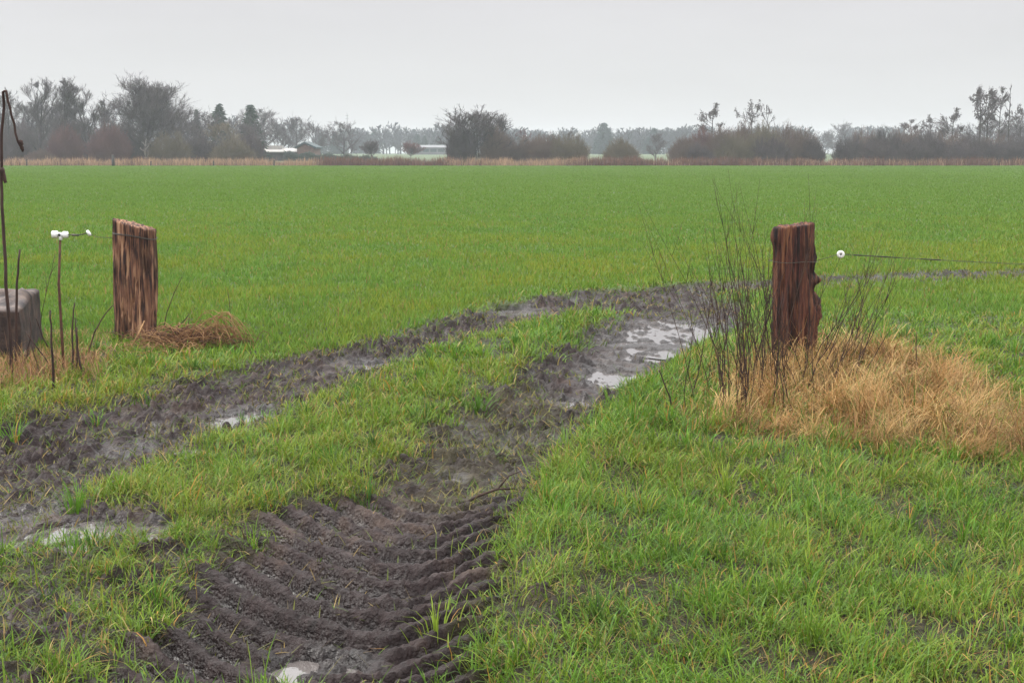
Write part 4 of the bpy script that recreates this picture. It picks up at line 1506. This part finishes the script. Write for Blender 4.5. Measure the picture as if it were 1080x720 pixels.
# ------------------------------------------------------------------ dead twigs round the right post
m_stem = plain_mat("dead_stem", (.022, .012, .011), (.058, .032, .026), .8, 30, .2, (1, 1, .2))
m_stem2 = plain_mat("brown_stem", (.035, .020, .016), (.08, .046, .032), .8, 30, .2, (1, 1, .2))
bs = at(812, 420)
bush = empty("dead_twig_bush", (bs[0], bs[1], H(*bs)))
tag(bush, "dead bush of thin dark upright twigs in front of the rotten post", "bush")
rb = random.Random(3)
zb0 = H(*bs)
specs = []
for k in range(66):
    specs.append((rb.gauss(789, 30), rb.uniform(392, 446), rb.gauss(-14, 28), rb.uniform(110, 230)))
for k in range(24):
    specs.append((rb.uniform(838, 905), rb.uniform(385, 430), rb.uniform(30, 95), rb.uniform(80, 165)))
for k in range(10):
    specs.append((rb.uniform(805, 850), rb.uniform(400, 440), rb.uniform(-15, 25), rb.uniform(60, 130)))
for (bx_, by_, lx, ln) in specs:
    p = at(bx_, by_)
    zq = H(*p)
    sc_ = p[1] / FPX
    h_ = ln * sc_; l_ = lx * sc_ * ln / 150
    q = Vector((p[0] - bs[0], p[1] - bs[1], zq - zb0 - .03))
    dy = rb.gauss(0, .09)
    cu = rb.uniform(-.05, .09)
    pts = []; n = 9
    wob = [rb.gauss(0, .006) for _ in range(n)]
    for i in range(n):
        f = i / (n - 1)
        pts.append(q + Vector((l_ * (f ** 1.25) + cu * math.sin(f * 3.1) * .4 + wob[i], dy * f + rb.gauss(0, .004), h_ * f)))
    r0 = rb.uniform(.0023, .0044)
    mb = MB()
    mb.tube(pts, [r0 * (1 - .78 * i / (n - 1)) for i in range(n)], 5)
    for _ in range(rb.choice((1, 2, 3, 4, 5))):
        i = rb.randrange(2, n - 2)
        s = rb.choice((-1, 1)) * rb.uniform(.12, .4)
        ll = rb.uniform(.08, .30) * h_
        a = pts[i]
        mb.tube([a, a + Vector((s * ll * .45, rb.gauss(0, .02), ll * .5)), a + Vector((s * ll * .75, rb.gauss(0, .03), ll))], [r0 * .5, r0 * .4, r0 * .25], 4)
    mb.build("stem", m_stem if rb.random() < .75 else m_stem2, bush)
# a few bent straw-coloured bramble loops against the post
mb = MB()
m_loop = plain_mat("dry_bramble", (.20, .10, .05), (.33, .19, .09), .8, 20)
for k in range(12):
    x_, z_ = atd(rb.uniform(820, 868), rb.uniform(345, 375), pr[1] - .22)
    p0 = Vector((x_ - bs[0], pr[1] - .22 - bs[1], z_ - zb0))
    p3 = p0 + Vector((rb.uniform(-.22, .18), rb.uniform(-.15, .05), -rb.uniform(.15, .3)))
    p1 = p0 + Vector((rb.uniform(-.1, .1), -.03, rb.uniform(.03, .12)))
    mb.tube([p0 * (1 - t_) ** 2 + p1 * 2 * t_ * (1 - t_) + p3 * t_ * t_ for t_ in np.linspace(0, 1, 9)], .003, 5)
mb.build("bramble_loops", m_loop, bush)


# loose dark stems on the right verge
def stem_thing(name, pts_px, base_px, rad, label, mat, cat="stem", group=None, branches=()):
    """a stem traced by pixels, standing at the distance of its foot"""
    p = at(*base_px)
    d = p[1]
    zq = H(*p)
    mb = MB()

    def curve(pp, r0, r1, dy=0.0):
        pts = []
        for i, (a, b_) in enumerate(pp):
            x_, z_ = atd(a, b_, d)
            pts.append(Vector((x_ - p[0], dy * i, z_ - zq)))
        out_ = []
        for i in range(len(pts) - 1):
            for f in (0, .33, .66):
                out_.append(pts[i].lerp(pts[i + 1], f) + Vector((rb.gauss(0, rad * .25), rb.gauss(0, rad * .3), 0)))
        out_.append(pts[-1])
        n_ = len(out_)
        mb.tube(out_, [r0 + (r1 - r0) * i / (n_ - 1) for i in range(n_)], 7)
    curve([(base_px[0], base_px[1] + 6)] + list(pts_px), rad, rad * .55)
    for (pp, r0) in branches:
        curve(pp, r0, r0 * .5)
    o = mb.build(name, mat)
    o.location = (p[0], d, zq)
    tag(o, label, cat, group)
    return o


GS = "dark dead stems at the left edge"
stem_thing("dead_stalk", [(7, 300), (3, 230), (1.5, 190), (2.5, 140), (4, 97), (6, 96), (10, 113), (17, 140), (22, 155), (24, 160)], (13, 400), .013,
           "tall dark broken stem with its top hanging down, left edge", m_stem, "stem", GS,
           [([(2, 178), (4, 186), (6, 193)], .022), ([(21, 149), (23, 154), (24.5, 159)], .016)])
stem_thing("dead_stalk", [(17, 345), (18, 300), (21, 263)], (17, 392), .013, "straight dark stem standing before the grey block", m_stem, "stem", GS)
stem_thing("dead_stalk", [(55, 375), (54, 350), (53, 327)], (57, 412), .010, "short dark stem left of the insulator rod", m_stem, "stem", GS)
stem_thing("dead_stalk", [(77, 370), (76, 345), (79, 319)], (76, 395), .009, "pair-like dark stem with a pointed top right of the insulator rod", m_stem, "stem", GS,
           [([(81, 390), (81, 365), (79.5, 335)], .007)])
stem_thing("dead_stalk", [(84, 385), (82, 365), (81, 345)], (93, 398), .010, "leaning dark stub at the right end of the stems", m_stem, "stem", GS)
stem_thing("dead_stalk", [(45, 355), (38, 336)], (58, 372), .006, "thin dark stem leaning left beside the grey block", m_stem, "stem", GS)
stem_thing("dead_stalk", [(48, 378), (36, 362), (27, 350)], (60, 392), .006, "thin dark stem lying low across the straw tuft", m_stem, "stem", GS)
stem_thing("dead_stalk", [(28, 375), (33, 350), (31, 335)], (20, 390), .006, "thin dark stem leaning right before the grey block", m_stem, "stem", GS)
stem_thing("dead_stalk", [(38, 380), (33, 362)], (44, 398), .005, "short thin dark stem in the straw below the grey block", m_stem, "stem", GS)
stem_thing("dead_stalk", [(100, 350), (110, 332), (119, 322)], (90, 376), .007, "greenish thin stem leaning towards the left gate post", m_stem2, "stem", GS)
stem_thing("grass_stalk", [(44, 330), (52, 295), (58, 268)], (40, 365), .0035, "fine dry stalk leaning right above the grey block", m_stem2, "stalk", None,
           [([(48, 312), (49, 300), (48, 290)], .003), ([(52, 293), (56, 284), (60, 279)], .003)])
stem_thing("dead_stalk", [(176, 330), (184, 308), (192, 292)], (170, 352), .005, "thin dark stem leaning right beside the left gate post", m_stem2)
stem_thing("dead_stalk", [(188, 344), (195, 337), (200, 331)], (172, 358), .006, "short twig over the straw heap by the left post", m_stem2, "stem", None, [([(197, 349), (199, 340), (200, 333)], .004)])
stem_thing("dead_stalk", [(243, 335), (242, 318), (240, 306)], (244, 352), .004, "thin upright stalk in the field right of the straw heap", m_stem2)
stem_thing("dead_stalk", [(706, 418), (699, 400), (695, 390)], (713, 440), .006, "dark leaning twig on the verge left of the twig bush", m_stem)
stem_thing("dead_stalk", [(967, 385), (966, 365), (967, 350)], (968, 405), .005, "lone upright stalk in the straw right of the twig bush", m_stem2)

# insulator rod and its wire to the left post
p = at(68, 394)
dR = p[1]; zq = H(*p)
rod = empty("insulator_rod", (p[0], p[1], zq))
tag(rod, "rusty thin rod carrying a white insulator, left of the left gate post", "fence rod")
mb = MB()
pts = []
for (a, b_) in ((68, 402), (65, 350), (62, 300), (63.5, 252)):
    x_, z_ = atd(a, b_, dR); pts.append((x_ - p[0], 0, z_ - zq))
mb.tube(pts, [.011, .011, .010, .009], 8)
mb.build("rod", plain_mat("rusty_iron", (.045, .026, .022), (.12, .05, .03), .8, 20), rod)
x_, z_ = atd(65, 247.5, dR)
cx_, cz_ = x_ - p[0], z_ - zq
mb = MB()
mb.tube([(cx_ - .068, 0, cz_ + .002), (cx_ - .03, 0, cz_ + .002)], .027, 12)
mb.tube([(cx_ - .03, 0, cz_ + .001), (cx_ + .012, 0, cz_)], .017, 12)
mb.tube([(cx_ + .012, 0, cz_), (cx_ + .045, 0, cz_)], .025, 12)
mb.tube([(cx_ - .008, 0, cz_ - .04), (cx_ - .008, 0, cz_)], .014, 10)
ins = mb.build("insulator", m_por, rod)
mb = MB(); mb.tube([(cx_ - .012, -.021, cz_), (cx_ - .012, -.016, cz_)], .010, 10); mb.build("hole_shade", plain_mat("gap_shade_paint", (.03, .04, .035), None, .9), ins)  # dark disc on the front, standing for the shade in a hole
gw = empty("gate_wire", (p[0] + cx_ + .045, p[1], zq + cz_))
tag(gw, "thin wire with a white knob from the rod to the left gate post", "fence wire")
x2_, z2_ = atd(92, 246, dR); x2_ -= p[0] + cx_ + .045; z2_ -= zq + cz_
mb = MB(); mb.tube([(0, 0, 0), (x2_ * .5, .01, -.004), (x2_, .02, z2_)], .004, 6)
mb.tube([(x2_ * .2, .004, -.003), (x2_ * .55, .012, -.004)], .008, 6)
mb.build("strand", m_wire, gw)
mb = MB()
c_ = Vector((x2_ + .005, .02, z2_))
mb.torus(c_, .013, .012, (.8, .3, .5), 18, 8)
mb.build("knob", m_por, gw)
ex, ey, ez = pl[0] - .17 - (p[0] + cx_ + .045), pl[1] - p[1], H(*pl) + .88 - (zq + cz_)
mb = MB(); mb.tube([c_, Vector((ex * .6 + c_.x * .4, ey * .5, (c_.z + ez) / 2 - .01)), Vector((ex, ey, ez))], .0022, 5)
mb.build("thin_wire", m_wire, gw)

# ------------------------------------------------------------------ grey block at the left edge
m_conc, t, b = new_mat("weathered_concrete")
tc = t.nodes.new("ShaderNodeTexCoord")
n1 = t.nodes.new("ShaderNodeTexNoise"); n1.inputs["Scale"].default_value = 9; n1.inputs["Detail"].default_value = 8
n2 = t.nodes.new("ShaderNodeTexNoise"); n2.inputs["Scale"].default_value = 60; n2.inputs["Detail"].default_value = 4
r = t.nodes.new("ShaderNodeValToRGB")
e = r.color_ramp.elements
e[0].position = .35; e[0].color = (.030, .025, .026, 1)
e[1].position = .68; e[1].color = (.15, .115, .098, 1)
q = e.new(.5); q.color = (.08, .062, .058, 1)
t.links.new(tc.outputs["Object"], n1.inputs["Vector"]); t.links.new(tc.outputs["Object"], n2.inputs["Vector"])
t.links.new(n1.outputs["Fac"], r.inputs[0])
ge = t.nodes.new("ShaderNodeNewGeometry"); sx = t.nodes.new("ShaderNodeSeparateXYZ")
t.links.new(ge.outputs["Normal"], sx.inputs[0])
up_mask = t.nodes.new("ShaderNodeMapRange"); up_mask.inputs["From Min"].default_value = .35; up_mask.inputs["From Max"].default_value = .9
t.links.new(sx.outputs["Z"], up_mask.inputs["Value"])
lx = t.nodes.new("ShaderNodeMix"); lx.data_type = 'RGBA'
t.links.new(up_mask.outputs[0], lx.inputs["Factor"])
side_shade = t.nodes.new("ShaderNodeMix"); side_shade.data_type = 'RGBA'; side_shade.blend_type = 'MULTIPLY'; side_shade.inputs["Factor"].default_value = 1
side_shade.inputs["B"].default_value = (.52, .42, .38, 1)  # painted shade: sides darkened and browned, faces looking up keep full colour
t.links.new(r.outputs[0], side_shade.inputs["A"]); t.links.new(side_shade.outputs["Result"], lx.inputs["A"]); t.links.new(r.outputs[0], lx.inputs["B"])
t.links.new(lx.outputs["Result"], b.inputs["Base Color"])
b.inputs["Roughness"].default_value = .9
bp = t.nodes.new("ShaderNodeBump"); bp.inputs["Strength"].default_value = .7; bp.inputs["Distance"].default_value = .01
t.links.new(n2.outputs["Fac"], bp.inputs["Height"]); t.links.new(bp.outputs[0], b.inputs["Normal"])
import bmesh
pb = at(24, 382)
bw, bd, bh = .85, 1.05, .40
bm = bmesh.new()
nxg, nyg, nzg = 34, 42, 17


def grid_face(o0, u, v, nu, nv):
    g = [[bm.verts.new(o0 + u * (i / nu) + v * (j / nv)) for i in range(nu + 1)] for j in range(nv + 1)]
    for j in range(nv):
        for i in range(nu):
            bm.faces.new((g[j][i], g[j][i + 1], g[j + 1][i + 1], g[j + 1][i]))


X, Y, Z = Vector((bw, 0, 0)), Vector((0, bd, 0)), Vector((0, 0, bh))
O = Vector((-bw, 0, 0))
grid_face(O, X, Z, nxg, nzg)
grid_face(O + X, Y, Z, nyg, nzg)
grid_face(O + X + Y, -X, Z, nxg, nzg)
grid_face(O + Y, -Y, Z, nyg, nzg)
grid_face(O + Z, X, Y, nxg, nyg)
bmesh.ops.remove_doubles(bm, verts=bm.verts[:], dist=.0005)
for v in bm.verts:
    c = v.co
    top = c.z > bh - .001
    nx_ = float(fbm(np.array([c.x * 7 + c.z * 5]), np.array([c.y * 7 + c.z * 3]), 501, 3)[0])
    nz_ = float(fbm(np.array([c.x * 5]), np.array([c.y * 5]), 502, 3)[0])
    ex = min(c.x + bw, -c.x); ey = min(c.y, bd - c.y)
    if top:
        inner = float(sstep(.07, .12, min(ex, ey)))
        bump_ = math.exp(-(((c.x + .12) / .10) ** 2 + ((c.y - .62) / .16) ** 2)) * .10 + math.exp(-(((c.x + .55) / .12) ** 2 + ((c.y - .55) / .2) ** 2)) * .08
        c.z += -.045 * inner + bump_ + .02 * nz_ + .07 * (c.y / bd)
    elif c.z > .01:
        c.z += .07 * (c.y / bd) * c.z / bh
    rnd = .018
    if top and min(ex, ey) < .002:
        c.z -= rnd
    c.x += .014 * nx_ - .02 * (c.z / bh) * (1 if c.x > -.4 else -1)
    c.y += .012 * nz_
    if c.z < .01:
        c.z -= .15
bmesh.ops.recalc_face_normals(bm, faces=bm.faces[:])
me = bpy.data.meshes.new("grey_block"); bm.to_mesh(me); bm.free()
me.polygons.foreach_set("use_smooth", np.ones(len(me.polygons), bool))
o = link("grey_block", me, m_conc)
o.location = (pb[0], pb[1], H(*pb))
o.rotation_euler = (0, R(1.5), R(10))
tag(o, "rough grey weathered block with a hollowed top behind the dark stems", "block")

# ------------------------------------------------------------------ straw heap by the left post, stick on the mud
hp = at(205, 368)
hz = H(*hp)
rh = random.Random(12)
mb = MB()
mb2 = MB()
for k in range(330):
    a0_ = Vector((rh.gauss(0, .16), rh.gauss(0, .13), rh.uniform(0, .12)))
    a0_.x += -.06
    ln = rh.uniform(.18, .42)
    ang = rh.uniform(-.6, 3.7)
    hh = rh.uniform(.0, .24)
    d_ = Vector((math.cos(ang), math.sin(ang) * .6, 0))
    a1_ = a0_ + d_ * ln * .5 + Vector((0, 0, hh))
    a2_ = a0_ + d_ * ln + Vector((0, 0, rh.uniform(-.02, .05)))
    pts = [a0_ * (1 - t_) ** 2 + a1_ * 2 * t_ * (1 - t_) + a2_ * t_ * t_ for t_ in (0, .25, .5, .75, 1)]
    (mb if k % 2 else mb2).tube(pts, [.0035, .0035, .003, .0025, .0015], 4)
for k in range(26):                                       # the arched bundle at its right end
    a0_ = Vector((rh.gauss(.04, .09), rh.gauss(0, .07), .03))
    a1_ = Vector((rh.gauss(.2, .07), rh.gauss(.03, .08), rh.uniform(.28, .62)))
    a2_ = Vector((rh.gauss(.36, .09), rh.gauss(-.03, .12), rh.uniform(-.02, .14)))
    pts = [a0_ * (1 - t_) ** 2 + a1_ * 2 * t_ * (1 - t_) + a2_ * t_ * t_ for t_ in np.linspace(0, 1, 8)]
    mb.tube(pts, .003, 4)
heap = empty("straw_heap", (hp[0], hp[1], hz - .02))
tag(heap, "tangled heap of bent brown straw right of the left gate post", "straw")
mb.build("pale_stalks", plain_mat("straw_pale", (.17, .085, .04), (.30, .17, .08), .8, 12), heap)
mb2.build("brown_stalks", plain_mat("straw_brown", (.055, .027, .018), (.15, .07, .038), .8, 12), heap)
# smaller twig and stalks below the left post
mb = MB()
q0 = at(140, 372); qz = H(*q0)
for k in range(60):
    a0_ = Vector((rh.uniform(-.25, .55), rh.gauss(0, .10), .01))
    ang = rh.uniform(0, 6.28); ln = rh.uniform(.12, .3)
    mb.tube([a0_, a0_ + Vector((math.cos(ang) * ln * .5, math.sin(ang) * ln * .5, rh.uniform(.02, .09))), a0_ + Vector((math.cos(ang) * ln, math.sin(ang) * ln, .01))], [.0035, .003, .002], 4)
mb.tube([(-.02, -.1, 0), (.06, -.02, .16), (.10, .02, .26)], [.008, .007, .005], 6)
o = mb.build("straw_tuft", plain_mat("straw_mid", (.22, .12, .06), (.38, .23, .11), .8, 12))
o.location = (q0[0], q0[1], qz)
tag(o, "thin scatter of brown straw at the foot of the left gate post", "straw")

st = empty("fallen_stick", (0, 0, 0))
pts = []
s0 = at(483, 530)
for (a, b_, dz) in ((483, 530, .02), (505, 529, .03), (525, 528, .03), (546, 527, .05)):
    g = at(a, b_, -.06)
    pts.append((g[0] - s0[0], g[1] - s0[1], H(*g) + .012 + dz - H(*s0)))
mb = MB(); mb.tube(pts, [.008, .007, .006, .004], 6)
mb.tube([pts[2], (pts[2][0] + .05, pts[2][1] + .06, pts[2][2] + .05), (pts[2][0] + .12, pts[2][1] + .10, pts[2][2] + .07)], [.005, .004, .002], 5)
mb.build("branch", m_stem, st)
st.location = (s0[0], s0[1], H(*s0))
tag(st, "dark fallen stick lying across the mud of the right rut", "stick")
